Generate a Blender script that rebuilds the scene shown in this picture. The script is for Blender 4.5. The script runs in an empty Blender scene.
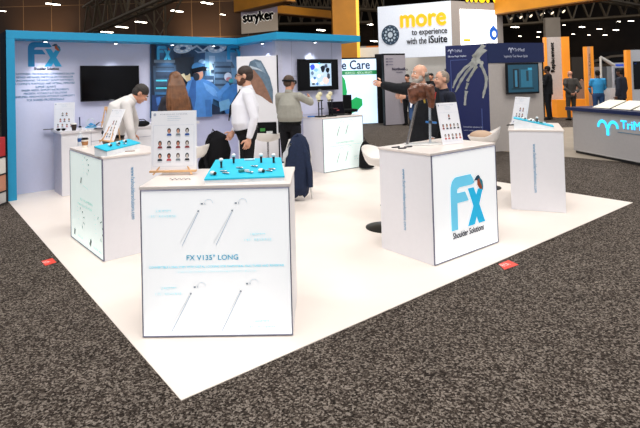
import bpy, math, random
from mathutils import Vector, Matrix
random.seed(4)
S = bpy.context.scene
C = S.collection
PI = math.pi
V = Vector

# ------------------------------------------------------------------ camera
F_, PIT, ROL, CY, H, CX = 503.2, .022, -.027, 70.0, 1.632, 305.4
cd = bpy.data.cameras.new('camera'); cam = bpy.data.objects.new('camera', cd); C.objects.link(cam)
cd.sensor_width = 36; cd.lens = F_ * 36 / 640; cd.clip_end = 300
cd.shift_x = (320 - CX) / 640; cd.shift_y = -(214 - CY) / 640
cam.matrix_world = Matrix.Translation((0, 0, H)) @ Matrix.Rotation(PI/2 + PIT, 4, 'X') @ Matrix.Rotation(ROL, 4, 'Z')
S.camera = cam

TH = .663; P0 = V((-.687, 2.633, 0))
E1 = V((math.cos(TH), math.sin(TH), 0)); E2 = V((-math.sin(TH), math.cos(TH), 0))
def ray(u, v):
    du, dv = u - CX, v - CY; cr, sr = math.cos(ROL), math.sin(ROL)
    X = du*cr + dv*sr; Y = -du*sr + dv*cr
    x = X/F_; w = -Y/F_
    return V((x, math.cos(PIT) - w*math.sin(PIT), math.sin(PIT) + w*math.cos(PIT)))
O = V((0, 0, H))
def atz(u, v, z=0): d = ray(u, v); return O + d*((z-H)/d.z)
def atY(u, v, Y): d = ray(u, v); return O + d*(Y/d.y)
def atb(u, v, b): d = ray(u, v); return O + d*((P0.dot(E2)+b)/d.dot(E2))
def atpl(u, v, p, n): d = ray(u, v); return O + d*((p-O).dot(n)/d.dot(n))
def bw(a, b, z=0): p = P0 + E1*a + E2*b; return V((p.x, p.y, z))

# ------------------------------------------------------------------ materials
def lin(c):
    if isinstance(c, str): c = [int(c[i:i+2], 16)/255 for i in (0, 2, 4)]
    return tuple(x/12.92 if x <= .04045 else ((x+.055)/1.055)**2.4 for x in c)
def mat(name, col, rough=.5, metal=0, emit=0, var=.06, scale=20, bump=0, alpha=1, spec=.5):
    m = bpy.data.materials.new(name); m.use_nodes = True
    nt = m.node_tree; b = nt.nodes['Principled BSDF']; c = lin(col)
    tc = nt.nodes.new('ShaderNodeTexCoord'); n = nt.nodes.new('ShaderNodeTexNoise'); n.inputs['Scale'].default_value = scale; n.inputs['Detail'].default_value = 4
    nt.links.new(tc.outputs['Object'], n.inputs['Vector'])
    r = nt.nodes.new('ShaderNodeValToRGB')
    r.color_ramp.elements[0].position = .3; r.color_ramp.elements[1].position = .7
    r.color_ramp.elements[0].color = (*[x*(1-var) for x in c], 1); r.color_ramp.elements[1].color = (*[min(1, x*(1+var)) for x in c], 1)
    nt.links.new(n.outputs['Fac'], r.inputs['Fac'])
    nt.links.new(r.outputs['Color'], b.inputs['Base Color'])
    b.inputs['Roughness'].default_value = rough; b.inputs['Metallic'].default_value = metal
    b.inputs['Specular IOR Level'].default_value = spec if max(c) > .02 else min(spec, .18)
    if emit:
        nt.links.new(r.outputs['Color'], b.inputs['Emission Color']); b.inputs['Emission Strength'].default_value = emit
    if bump:
        bp = nt.nodes.new('ShaderNodeBump'); bp.inputs['Strength'].default_value = bump; bp.inputs['Distance'].default_value = .01
        nt.links.new(n.outputs['Fac'], bp.inputs['Height']); nt.links.new(bp.outputs['Normal'], b.inputs['Normal'])
    if alpha < 1:
        b.inputs['Alpha'].default_value = alpha
    return m
_mc = {}
def K(col, rough=.5, **kw):
    k = (col, rough, tuple(sorted(kw.items())))
    if k not in _mc: _mc[k] = mat('paint_' + str(len(_mc)), col, rough, **kw)
    return _mc[k]

white = mat('white_laminate', 'e6e5ea', .35, var=.01)
grey_w = mat('wall_laminate', 'c8cae2', .45, var=.015)
cyan = mat('fascia_cyan', '1795c4', .5, var=.02)
shaded_side = mat('fascia_side_shade', '071320', .9, spec=.08)  # shade on the post's outer side, put into a very dark navy colour
black = mat('black_plastic', '08080a', .4)
blackf = mat('black_fabric', '111114', .85, bump=.4, scale=120)
chrome = mat('brushed_metal', 'b9bbc0', .25, metal=1)
dmetal = mat('dark_metal', '35332f', .5, metal=.6)
wood = mat('pale_beech', 'd9ac7d', .5, var=.18, scale=12)
steelt = mat('truss_metal', '5f5240', .6, metal=.2)
tray_c = mat('turquoise_foam', '16b8d8', .55, var=.03)
bone = mat('bone_resin', 'e3dcb8', .5)
brown_res = mat('brown_resin', '6b4230', .25, var=.45, scale=26)
frame_m = mat('aluminium_frame', '73758a', .4, metal=.3)
LIT = .32
lit = mat('backlit_panel', 'f7f9fb', .4, emit=LIT, var=.004)
litg = mat('backlit_panel_green', 'e2efec', .4, emit=.35, var=.01)

# ------------------------------------------------------------------ mesh builder
def _font(s):
    if s in _font.c: return _font.c[s]
    cu = bpy.data.curves.new('t', 'FONT'); cu.body = s; cu.resolution_u = 3
    o = bpy.data.objects.new('t', cu); C.objects.link(o)
    dg = bpy.context.evaluated_depsgraph_get(); dg.update()
    me = bpy.data.meshes.new_from_object(o.evaluated_get(dg))
    vs = [(v.co.x, v.co.y) for v in me.vertices]; fs = [tuple(p.vertices) for p in me.polygons]
    bpy.data.objects.remove(o); bpy.data.curves.remove(cu); bpy.data.meshes.remove(me)
    _font.c[s] = (vs, fs); return vs, fs
_font.c = {}
class MB:
    def __init__(s, T=None): s.v = []; s.f = []; s.mi = []; s.ms = []; s.T = T or Matrix(); s.sm = []
    def _m(s, m):
        if m not in s.ms: s.ms.append(m)
        return s.ms.index(m)
    def add(s, vs, fs, m, smooth=False):
        b = len(s.v); s.v += [s.T @ V(v) for v in vs]; k = s._m(m)
        for f in fs: s.f.append(tuple(b+i for i in f)); s.mi.append(k); s.sm.append(smooth)
    def box(s, c, d, m, R=None):
        R = R or Matrix.Identity(3); c = V(c)
        vs = [c + R @ V((x*d[0]/2, y*d[1]/2, z*d[2]/2)) for x in (-1, 1) for y in (-1, 1) for z in (-1, 1)]
        s.add(vs, [(0,1,3,2),(4,6,7,5),(0,4,5,1),(2,3,7,6),(0,2,6,4),(1,5,7,3)], m)
    def bb(s, lo, hi, m): s.box([(a+b)/2 for a, b in zip(lo, hi)], [b-a for a, b in zip(lo, hi)], m)
    def tube(s, pts, rs, m, n=10, lat=None, cap=True, smooth=True):
        pts = [V(p) for p in pts]; N = len(pts)
        if not isinstance(rs, (list, tuple)): rs = [rs]*N
        rings = []
        for i in range(N):
            t = (pts[min(i+1, N-1)] - pts[max(i-1, 0)]).normalized()
            l = V(lat) if lat is not None else (V((0,0,1)) if abs(t.z) < .9 else V((1,0,0)))
            x = (l - t*l.dot(t)).normalized(); y = t.cross(x)
            r = rs[i]; a, b = (r if isinstance(r, (list, tuple)) else (r, r))
            rings.append([pts[i] + x*a*math.cos(2*PI*k/n) + y*b*math.sin(2*PI*k/n) for k in range(n)])
        vs = [p for r in rings for p in r]
        fs = [(i*n+k, i*n+(k+1) % n, (i+1)*n+(k+1) % n, (i+1)*n+k) for i in range(N-1) for k in range(n)]
        if cap: fs += [tuple(range(n-1, -1, -1)), tuple((N-1)*n+k for k in range(n))]
        s.add(vs, fs, m, smooth)
    def lathe(s, prof, m, c=(0,0,0), n=24, smooth=True):
        vs = []; c = V(c)
        for r, z in prof: vs += [c + V((max(r, 1e-4)*math.cos(2*PI*k/n), max(r, 1e-4)*math.sin(2*PI*k/n), z)) for k in range(n)]
        fs = [(i*n+k, i*n+(k+1) % n, (i+1)*n+(k+1) % n, (i+1)*n+k) for i in range(len(prof)-1) for k in range(n)]
        fs += [tuple(range(n-1, -1, -1)), tuple((len(prof)-1)*n+k for k in range(n))]
        s.add(vs, fs, m, smooth)
    def ell(s, c, r, m, R=None, n=14, k=8):
        R = R or Matrix.Identity(3); c = V(c); vs = []
        for i in range(k+1):
            a = PI*i/k - PI/2; rr = max(math.cos(a), 1e-3)
            vs += [c + R @ V((r[0]*rr*math.cos(2*PI*j/n), r[1]*rr*math.sin(2*PI*j/n), r[2]*math.sin(a))) for j in range(n)]
        fs = [(i*n+j, i*n+(j+1) % n, (i+1)*n+(j+1) % n, (i+1)*n+j) for i in range(k) for j in range(n)]
        fs += [tuple(range(n-1, -1, -1)), tuple(k*n+j for j in range(n))]
        s.add(vs, fs, m, True)
    def prism(s, poly, z0, z1, m):
        n = len(poly); a = sum(poly[i][0]*poly[(i+1) % n][1] - poly[(i+1) % n][0]*poly[i][1] for i in range(n))
        if a < 0: poly = poly[::-1]
        vs = [(x, y, z0) for x, y in poly] + [(x, y, z1) for x, y in poly]
        s.add(vs, [tuple(range(n-1, -1, -1)), tuple(range(n, 2*n))] + [(i, (i+1) % n, n+(i+1) % n, n+i) for i in range(n)], m)
    def slab(s, poly, th, m):   # closed plate from 3D outline, thickness vector th
        n = len(poly); poly = [V(p) for p in poly]; th = V(th)
        s.add(poly + [p+th for p in poly], [tuple(range(n)), tuple(range(2*n-1, n-1, -1))] + [(i, n+i, n+(i+1) % n, (i+1) % n) for i in range(n)], m)
    def flat(s, pts, m): s.add(pts, [tuple(range(len(pts)))], m)
    def build(s, name, parent=None, bevel=0, loc=None):
        me = bpy.data.meshes.new(name); me.from_pydata([tuple(v) for v in s.v], [], s.f)
        for m in s.ms: me.materials.append(m)
        me.polygons.foreach_set('material_index', s.mi); me.polygons.foreach_set('use_smooth', s.sm); me.update()
        if any(s.sm): me.set_sharp_from_angle(angle=.8)
        o = bpy.data.objects.new(name, me); C.objects.link(o)
        if parent: o.parent = parent
        if loc: o.location = loc
        if bevel:
            b = o.modifiers.new('bevel', 'BEVEL'); b.width = bevel; b.segments = 2; b.limit_method = 'ANGLE'
        return o
class PF:   # a drawing frame lying on a surface: origin at top-left or bottom-left, U right, W up, size w x h, 0..1 coordinates with y DOWN
    def __init__(s, mb, o, u, w, W, Hh, off=.003):
        s.mb = mb; s.o = V(o); s.u = V(u).normalized(); s.w = V(w).normalized(); s.W = W; s.H = Hh; s.n = s.u.cross(s.w); s.off = off; s.k = 0
    def p(s, x, y, e=0): return s.o + s.u*(x*s.W) + s.w*((1-y)*s.H) + s.n*(s.off + e)
    def poly(s, pts, m, e=0): s.mb.flat([s.p(x, y, e) for x, y in pts], m)
    def rect(s, x0, y0, x1, y1, m, e=0): s.poly([(x0,y1),(x1,y1),(x1,y0),(x0,y0)], m, e)
    def disc(s, x, y, rx, ry, m, e=0, n=20): s.poly([(x+rx*math.cos(2*PI*k/n), y-ry*math.sin(2*PI*k/n)) for k in range(n)], m, e)
    def line(s, x0, y0, x1, y1, t, m, e=0):
        a = V((x0*s.W, y0*s.H)); b = V((x1*s.W, y1*s.H)); d = (b-a).normalized(); q = V((-d.y, d.x))*t/2
        s.poly([((p.x)/s.W, (p.y)/s.H) for p in (a+q, b+q, b-q, a-q)], m, e)
    def text(s, t, x0, y0, x1, y1, m, e=0, bold=0):
        vs, fs = _font(t)
        ax = min(v[0] for v in vs); bx = max(v[0] for v in vs); ay = min(v[1] for v in vs); by = max(v[1] for v in vs)
        P = [(x0 + (v[0]-ax)/(bx-ax)*(x1-x0), y1 + (v[1]-ay)/(by-ay)*(y0-y1)) for v in vs]
        for dx, dy in ([(0, 0)] if not bold else [(0, 0), (bold, 0), (-bold, 0), (0, bold), (0, -bold)]):
            s.mb.add([s.p(x+dx/s.W, y+dy/s.H, e + (0 if dx == 0 and dy == 0 else .0003)) for x, y in P], fs, m)
    def sub(s, x0, y0, x1, y1, e=0):
        q = PF(s.mb, s.p(x0, y1) - s.n*s.off, s.u, s.w, s.W*(x1-x0), s.H*(y1-y0), s.off+e); return q

def tag(o, label, cat, group=None, kind=None):
    if kind: o['kind'] = kind
    if label: o['label'] = label
    if cat: o['category'] = cat
    if group: o['group'] = group
    return o
def thing(name, label, cat, loc=(0,0,0), rz=0, group=None):
    o = bpy.data.objects.new(name, None); C.objects.link(o); o.location = loc; o.rotation_euler = (0, 0, rz); o.empty_display_size = .1
    return tag(o, label, cat, group)
def struct(o): o['kind'] = 'structure'; return o
def plabel(o, l): o['label'] = l; return o

# the FX logo: letters F and X with a kingfisher perched on the X
def fxlogo(p, ca, cb, bird=True):
    q = [(0,.30),(.01,.17),(.05,.07),(.12,.015),(.18,0),(.60,0),(.67,.10),(.70,.19),(.62,.21),(.26,.21),(.20,.24),(.19,.30)]
    p.poly([(0,1),(.19,1),(.19,.30)] + [(0,.30)], ca)
    p.poly([(x, y) for x, y in q][::-1], ca)
    p.poly([(.19,.31),(.42,.31),(.47,.40),(.52,.50),(.19,.50)][::-1], ca)
    p.poly([(.50,.27),(.68,.27),(1.0,1),(.80,1)][::-1], cb)
    p.poly([(.80,.32),(.96,.32),(.68,1),(.47,1)][::-1], cb, .0006)
    if bird:
        bl = K('1c4f6c', .5); og = K('b4552c', .5); tl = K('2b8fa8', .5)
        p.poly([(.70,.13),(.78,.06),(.84,.05),(.88,.10),(.86,.15),(.80,.16)][::-1], bl, .001)
        p.poly([(.66,.18),(.76,.11),(.77,.13)][::-1], K('22242c', .5), .0012)
        p.poly([(.84,.12),(.92,.16),(.95,.26),(.93,.35),(.86,.33),(.79,.24),(.79,.15)][::-1], og, .0012)
        p.poly([(.87,.10),(.95,.18),(.97,.30),(.95,.38),(.92,.28),(.86,.16)][::-1], tl, .0016)
C1 = mat('logo_blue', '1689c0', .5, var=.02); C2 = mat('logo_cyan', '27a9dc', .5, var=.02)
L1 = mat('logo_lit_cyan', '6ccbec', .5, emit=.3, var=.05, scale=4); L2 = mat('logo_lit_cyan_deep', '1fb4e2', .5, emit=.3, var=.03)
txt_c = K('3f86b0', .5); txt_k = K('26283a', .5); txt_l = mat('lit_ink', 'a0dae6', .5, emit=.2, var=.01); txt_g = mat('lit_grey_ink', 'bcc7d2', .5, emit=.2, var=.01)
pen_m = K('4c5058', .5)

# ------------------------------------------------------------------ setting
def floor_mat():
    m = bpy.data.materials.new('speckled_carpet'); m.use_nodes = True; nt = m.node_tree; b = nt.nodes['Principled BSDF']
    tc = nt.nodes.new('ShaderNodeTexCoord')
    n = nt.nodes.new('ShaderNodeTexNoise'); n.inputs['Scale'].default_value = 85; n.inputs['Detail'].default_value = 3; n.inputs['Roughness'].default_value = .85
    n2 = nt.nodes.new('ShaderNodeTexNoise'); n2.inputs['Scale'].default_value = 5; n2.inputs['Detail'].default_value = 3
    nt.links.new(tc.outputs['Object'], n.inputs['Vector']); nt.links.new(tc.outputs['Object'], n2.inputs['Vector'])
    r = nt.nodes.new('ShaderNodeValToRGB'); e = r.color_ramp.elements
    e[0].position = .30; e[0].color = (*lin('15110f'), 1); e[1].position = .72; e[1].color = (*lin('a0958b'), 1)
    q = e.new(.5); q.color = (*lin('4a4039'), 1)
    vo = nt.nodes.new('ShaderNodeTexVoronoi'); vo.inputs['Scale'].default_value = 95; nt.links.new(tc.outputs['Object'], vo.inputs['Vector'])
    sp = nt.nodes.new('ShaderNodeSeparateColor'); nt.links.new(vo.outputs['Color'], sp.inputs['Color'])
    ad = nt.nodes.new('ShaderNodeMix'); ad.data_type = 'FLOAT'; ad.inputs['Factor'].default_value = .35
    nt.links.new(n.outputs['Fac'], ad.inputs['A']); nt.links.new(sp.outputs['Red'], ad.inputs['B']); nt.links.new(ad.outputs['Result'], r.inputs['Fac'])
    mx = nt.nodes.new('ShaderNodeMix'); mx.data_type = 'RGBA'; mx.blend_type = 'MULTIPLY'; mx.inputs['Factor'].default_value = .5
    nt.links.new(r.outputs['Color'], mx.inputs['A']); nt.links.new(n2.outputs['Fac'], mx.inputs['B'])
    nt.links.new(mx.outputs['Result'], b.inputs['Base Color']); b.inputs['Roughness'].default_value = .95; b.inputs['Specular IOR Level'].default_value = .1
    bp = nt.nodes.new('ShaderNodeBump'); bp.inputs['Strength'].default_value = .6; bp.inputs['Distance'].default_value = .01
    nt.links.new(n.outputs['Fac'], bp.inputs['Height']); nt.links.new(bp.outputs['Normal'], b.inputs['Normal'])
    return m
mb = MB(); mb.bb((-30, -8, -.1), (45, 62, 0), floor_mat()); struct(mb.build('floor'))
def wall_mat():
    m = bpy.data.materials.new('hall_brown_panels'); m.use_nodes = True; nt = m.node_tree; b = nt.nodes['Principled BSDF']
    tc = nt.nodes.new('ShaderNodeTexCoord'); mp = nt.nodes.new('ShaderNodeMapping'); mp.inputs['Rotation'].default_value = (PI/2, 0, 0)
    br = nt.nodes.new('ShaderNodeTexBrick'); br.offset = 0; br.inputs['Scale'].default_value = 1
    br.inputs['Brick Width'].default_value = 1.9; br.inputs['Row Height'].default_value = 2.4; br.inputs['Mortar Size'].default_value = .02
    br.inputs['Color1'].default_value = (*lin('4d3524'), 1); br.inputs['Color2'].default_value = (*lin('412c1d'), 1); br.inputs['Mortar'].default_value = (*lin('8a6b4c'), 1)
    nt.links.new(tc.outputs['Object'], mp.inputs['Vector']); nt.links.new(mp.outputs['Vector'], br.inputs['Vector'])
    nt.links.new(br.outputs['Color'], b.inputs['Base Color']); b.inputs['Roughness'].default_value = .7
    return m
mb = MB(); mb.bb((-30, 34, 0), (-2, 34.4, 12.4), wall_mat()); struct(mb.build('wall_left_back'))
mb = MB(); mb.bb((-30, 61.6, 0), (45, 62, 12.4), mat('hall_dark_wall', '1e1610', .8, scale=.4, var=.4)); struct(mb.build('wall_back'))
mb = MB(); mb.bb((-30, -8, 12), (45, 62, 12.4), mat('hall_dark_ceiling', '120e0a', .95, scale=.5, var=.5)); struct(mb.build('ceiling'))

# white booth flooring
mb = MB(); L = 6.01
mb.slab([bw(0,0), bw(L,0), bw(L,6.5), bw(0,6.5)][::-1], (0,0,.004), mat('white_booth_vinyl', 'ece1d8', .45, var=.015, scale=3))
tag(mb.build('booth_carpet'), 'large white square of flooring under the shoulder implant booth', 'flooring')
# tan flooring of the navy booth
mb = MB(); a = atz(440,146); b_ = atz(575,158); c_ = b_ + (b_-a)*1.6
tanp = [a, b_, c_, c_ + V((9,3,0)), V((15.5,16.2,0)), atz(545,128.5), atz(470,129)]
mb.slab([V((p.x, p.y, .004)) for p in tanp][::-1], (0,0,.004), mat('tan_booth_floor', '9b8f80', .6, var=.08, scale=3))
tag(mb.build('booth_carpet'), 'tan grey flooring laid under the navy booth and its reception counter', 'flooring')

# red floor stickers beside the white flooring
def sticker(pts, label):
    ps = [atz(*p) for p in pts]; c = sum(ps, V())/4
    t = thing('floor_sticker', label, 'sticker', (c.x, c.y, 0), 0, 'red stickers on the grey carpet')
    mb = MB(); mb.slab([V((p.x-c.x, p.y-c.y, .001)) for p in ps], (0,0,.003), K('e8402c', .6)); mb.build('backing', t)
    mb = MB(); u = (ps[1]-ps[0]); 
    f = PF(mb, V((ps[0].x-c.x, ps[0].y-c.y, .004)), u, V((0,0,1)).cross(u), u.length, (ps[3]-ps[0]).length, .002)
    f.text('RYA', .26, .28, .74, .72, K('f6e9e2', .6)); mb.build('lettering', t)
sticker([(504.5,270),(518.5,265),(508.5,260.5),(498.5,264.5)], 'red diamond sticker on dark carpet in front of the kingfisher counter')
sticker([(45.2,266),(56.3,262.5),(52.5,258.5),(41.3,261.5)], 'red sticker on dark carpet at the left edge of the white flooring')

# ------------------------------------------------------------------ booth wall with cyan fascia
HZ = 2.49; HB = 2.37
bt = thing('booth_wall', 'grey white exhibition booth wall framed by a bright blue fascia', 'booth wall', (P0.x, P0.y, .0045), TH)
def part(name, mb, par=bt, bevel=0): return mb.build(name, par, bevel)
m = MB(); m.bb((0.02, 6.40, 0), (4.3, 6.50, HB), grey_w); part('back_panel', m)
m = MB(); m.bb((4.15, 4.95, 0), (5.66, 6.5, HB), grey_w)
for x in (4.42, 5.40): m.bb((x, 4.947, 0), (x+.006, 4.951, HB), K('9fa0b6'))
for z in (1.0, 1.72): m.bb((4.42, 4.947, z), (5.40, 4.951, z+.006), K('9fa0b6'))
part('storage_closet', m)
m = MB(); m.bb((4.05, 4.93, 0), (4.2, 5.03, HB), K('c9cade', .4)); part('corner_post', m, bevel=.004)
m = MB(); m.bb((0, 5.96, 0), (.11, 6.5, HB), cyan); m.bb((-.012, 5.97, 0), (0, 6.5, HZ-.01), shaded_side); part('side_post', m)
m = MB()
m.prism([(0,5.96),(3.87,5.96),(3.87,4.62),(5.87,4.62),(5.87,6.52),(0,6.52)], HB, HZ, cyan); part('fascia', m, bevel=.004)
fascia = bt.children[-1] if bt.children[-1].name.startswith('fascia') else [c for c in bt.children if c.name == 'fascia'][0]
for a, b in ((.55,6.12),(1.62,6.12),(2.62,6.12),(3.45,6.12),(4.02,5.3),(4.85,4.78)):
    m = MB(); m.lathe([(.04,0),(.045,-.02),(.035,-.03)], chrome, (a,b,HB)); m.lathe([(.03,-.029),(.02,-.034)], K('ffffff', emit=6), (a,b,HB)); m.build('downlight', fascia)
for a, b, sa in ((.55,6.12,0),(1.62,6.12,0),(2.62,6.12,0),(3.45,6.12,0),(4.02,5.3,1),(4.85,4.78,0)):
    ld = bpy.data.lights.new('downlight', 'SPOT'); ld.energy = 40 if sa else 26; ld.spot_size = 1.3; ld.spot_blend = .9; ld.color = (.9,.95,1); ld.shadow_soft_size = .03
    lo = bpy.data.objects.new('downlight_lamp', ld); C.objects.link(lo); p = bw(a,b,HB-.08); lo.location = p
    tgt = (bw(a, b+.28, 1.15) if not sa else bw(a+.13, b+.1, 1.15)); lo.rotation_euler = (tgt-p).to_track_quat('-Z','Y').to_euler()

# logo and slogan on back wall (a .32..1.05)
m = MB(); fr = PF(m, (.40,6.40,0), (1,0,0), (0,0,1), 1, 2.345, .003)
def onwall(u, v, b=6.40): q = atb(u, v, b); d = q-P0; return d.dot(E1), q.z
x0, z0 = onwall(28,67); x1, z1 = onwall(61.5,43)
lg = PF(m, (x0,6.40,z0), (1,0,0), (0,0,1), x1-x0, z1-z0, .003); fxlogo(lg, C1, C2); bpan = [c for c in bt.children if c.name == 'back_panel'][0]; part('wall_logo', m, bpan)
m = MB()
xa, za = onwall(34,70.4); xb, zb = onwall(59,67.6)
PF(m, (xa,6.40,za), (1,0,0), (0,0,1), xb-xa, zb-za).text('Shoulder Solutions', 0, 0, 1, 1, txt_k, bold=.002)
lines = ['CUSTOMIZED, TECHNOLOGY, CONFIDENCE DELIVER', 'METHOD AND RANGE: ONE FOCUS, ON THE SHOULDER', 'UNCOMPROMISED, THE HIGHEST QUALITY FOR PATIENTS', 'A COMPLETE PORTFOLIO AND OPTIMAL, IMPROVED', 'SUPPORT ALWAYS', 'EASIER NEEDS, SIMPLIFY INSTRUMENTS', 'PRECISION, ACCURACY & IT SOLUTIONS', 'SIMPLIFIED, INNOVATION WITHOUT COMPLEXITY', 'FOR SHARED PROFESSIONALS']
ws = [1, .95, .96, 1, .34, .78, .72, 1, .62]
xa, za = onwall(14.5,73); xb, _ = onwall(74.5,73); _, zb = onwall(45,101.5)
hh = (za-zb)/len(lines)
for i, t in enumerate(lines):
    w = (xb-xa)*ws[i]; c = (xa+xb)/2
    PF(m, (c-w/2, 6.40, za-hh*(i+1)), (1,0,0), (0,0,1), w, hh).text(t, 0, .16, 1, .84, txt_c, bold=.0006)
part('lettering', m, bpan)

# printed mural on the back wall: an operating room
m = MB()
def MP(u, v, e=0):
    q = atb(u, v, 6.36-e*1.0); d = q-P0; return V((d.dot(E1), 6.36-e, q.z))
mural_bg = bpy.data.materials.new('mural_print'); mural_bg.use_nodes = True
nt = mural_bg.node_tree; bs = nt.nodes['Principled BSDF']; tc = nt.nodes.new('ShaderNodeTexCoord'); nz = nt.nodes.new('ShaderNodeTexNoise'); nz.inputs['Scale'].default_value = 2.2; nz.inputs['Detail'].default_value = 5
rp = nt.nodes.new('ShaderNodeValToRGB'); e = rp.color_ramp.elements; e[0].position = .35; e[0].color = (*lin('0e2440'), 1); e[1].position = .7; e[1].color = (*lin('4178a8'), 1)
nt.links.new(tc.outputs['Object'], nz.inputs['Vector']); nt.links.new(nz.outputs['Fac'], rp.inputs['Fac']); nt.links.new(rp.outputs['Color'], bs.inputs['Base Color']); bs.inputs['Roughness'].default_value = .4
m.slab([MP(150.5,42.5), MP(150.5,118.5), MP(246,113), MP(246,42)], (0,.03,0), mural_bg)
lay = [0]
def mp(pts, col):
    lay[0] += .0008; m.flat([MP(u, v, .001+lay[0]) for u, v in pts][::-1] if area(pts) < 0 else [MP(u, v, .001+lay[0]) for u, v in pts], K(col, .4, var=.12, scale=9))
def area(p): n = len(p); return -sum(p[i][0]*p[(i+1) % n][1]-p[(i+1) % n][0]*p[i][1] for i in range(n))
def mell(x, y, rx, ry, col, rot=0, n=18): mp([(x+rx*math.cos(t)*math.cos(rot)-ry*math.sin(t)*math.sin(rot), y+rx*math.cos(t)*math.sin(rot)+ry*math.sin(t)*math.cos(rot)) for t in [2*PI*k/n for k in range(n)]], col)
mp([(151,43),(156,43),(154,118),(151,118)], '0e1d33')
mp([(200,44),(246,43),(246,60),(232,62),(200,58)], '244f7e'); mp([(205,52),(245,51),(245,86),(205,84)], '6f9fc6'); mp([(209,56),(215,56),(216,80),(210,80)], 'a8c8e2'); mp([(226,56),(232,56),(232,72),(227,72)], '9dc0dd')
mp([(174,58),(194,57),(193,84),(174,84)], '1d2a3a'); mp([(153,66),(176,65),(177,92),(154,92)], '31475f')
mp([(154,60),(175,60),(175,63),(154,63)], '5f7183'); 
for y in (67,71,75,86,95): mp([(156,y),(174,y),(174,y+1.3),(156,y+1.3)], '1b2c40' if y != 71 else '50708f')
mp([(156,80),(167,80),(167,81.6),(156,81.6)], '49b9cf'); mp([(156,87.5),(167,87.5),(167,89.2),(156,89.2)], '49b9cf'); mp([(156,72),(173,72),(173,77),(156,77)], '2a3a50')
mp([(152,95),(165,97),(166,118),(152,118)], '1e3866'); mp([(156,98),(160,97),(162,104),(157,106)], '3b6bb0')
mp([(212,64),(232,62),(235,68),(214,70)], '53697f'); mp([(211,70),(231,70),(231,73),(211,73)], '33485f')
mp([(214,62),(231,62),(233,90),(215,90)], '5f7f9c')
for y in (66,72,78,84): mp([(215,y),(231,y),(231,y+2.2),(215,y+2.2)], '31475f')
mp([(205,76),(214,76),(214,88),(205,88)], '3c5877'); mp([(205,80),(213,80),(213,82),(205,82)], 'a9bfd3')
for cx_, cy_ in ((183,48.5),(217,48)):
    mell(cx_, cy_, 9.6, 5.0, 'cfe0ef', -.15); mell(cx_, cy_, 9, 4.4, 'b6cde2', -.15)
    for k in range(7):
        t = 2*PI*k/7; mell(cx_+6*math.cos(t), cy_+2.9*math.sin(t), 1.5, .9, 'e9f2fa')
    mell(cx_, cy_, 3.2, 1.6, '27496e', -.15)
mp([(191,48),(197,45),(203,50),(208,46),(209,47.5),(203,52),(197,47),(192,50)], 'bcd2e6'); mp([(194,50),(199,52),(206,51),(206,52.4),(198,53.4)], '9db9d4')
mell(202,62,3.5,2.5,'88b5dc')
# surgeon printed in the mural
mp([(189,78),(192,77),(203,79),(211,82),(220,90),(228,98),(224,104),(213,99),(212,117),(189,117.5),(185,105),(185,90)], '4a84c6')
mp([(192,80),(196,79),(196,99),(193,117),(189,117),(188,96)], '2f5d9c'); mp([(203,82),(214,88),(222,98),(213,96),(206,90)], '6aa0da'); mp([(205,100),(211,100),(211,116),(206,116)], '3b70b0')
mell(199,74.5,4.3,5.8,'c08d72'); mell(196.5,77,3.2,4,'1d2430'); mell(198,67.5,6.2,5.0,'3d7fb8'); mp([(191.6,69),(203,66.5),(208.5,68),(208.7,71.3),(203,71),(192.2,74)], '121720'); mell(207.5,69.6,1.3,1.5,'93a9bd')
mp([(180.5,75),(184,73.5),(186,77),(190,73.5),(190.6,79),(187,82),(184,78.5)], 'd7cfae'); mp([(185,76),(190,75),(191,80),(187,82)], 'c9b890')
mell(228,77,3.8,4.3,'c9d6e6'); mell(229,79.5,3,2.2,'b77f88'); mell(231,81,2.4,2.2,'41a6b4')
mp([(222,88),(235,84),(243,80),(246,84),(246,113),(226,114),(221,103)], '3a78b8'); mp([(219,102),(229,99),(232,108),(220,112)], '6ea5c8'); mp([(216,94),(224,86),(228,82),(230,86),(223,93),(219,100)], '4f8ccc'); mp([(212,104),(220,108),(220,114),(212,115)], '182a44')
mell(239,60,3,3,'7fb0dc')
mur = part('mural', m)
m = MB()
for (ux0, vy0, ux1, vy1) in ((156,60,170,46.5),(226,60,243,46)):
    p0 = MP(ux0, vy0); p1 = MP(ux1, vy1)
    fxlogo(PF(m, (p0.x, 6.36-.04, p0.z), (1,0,0), (0,0,1), p1.x-p0.x, p1.z-p0.z, .004), K('2e9fd0'), K('3cb2de'))
part('mural_logo', m, mur)

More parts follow.
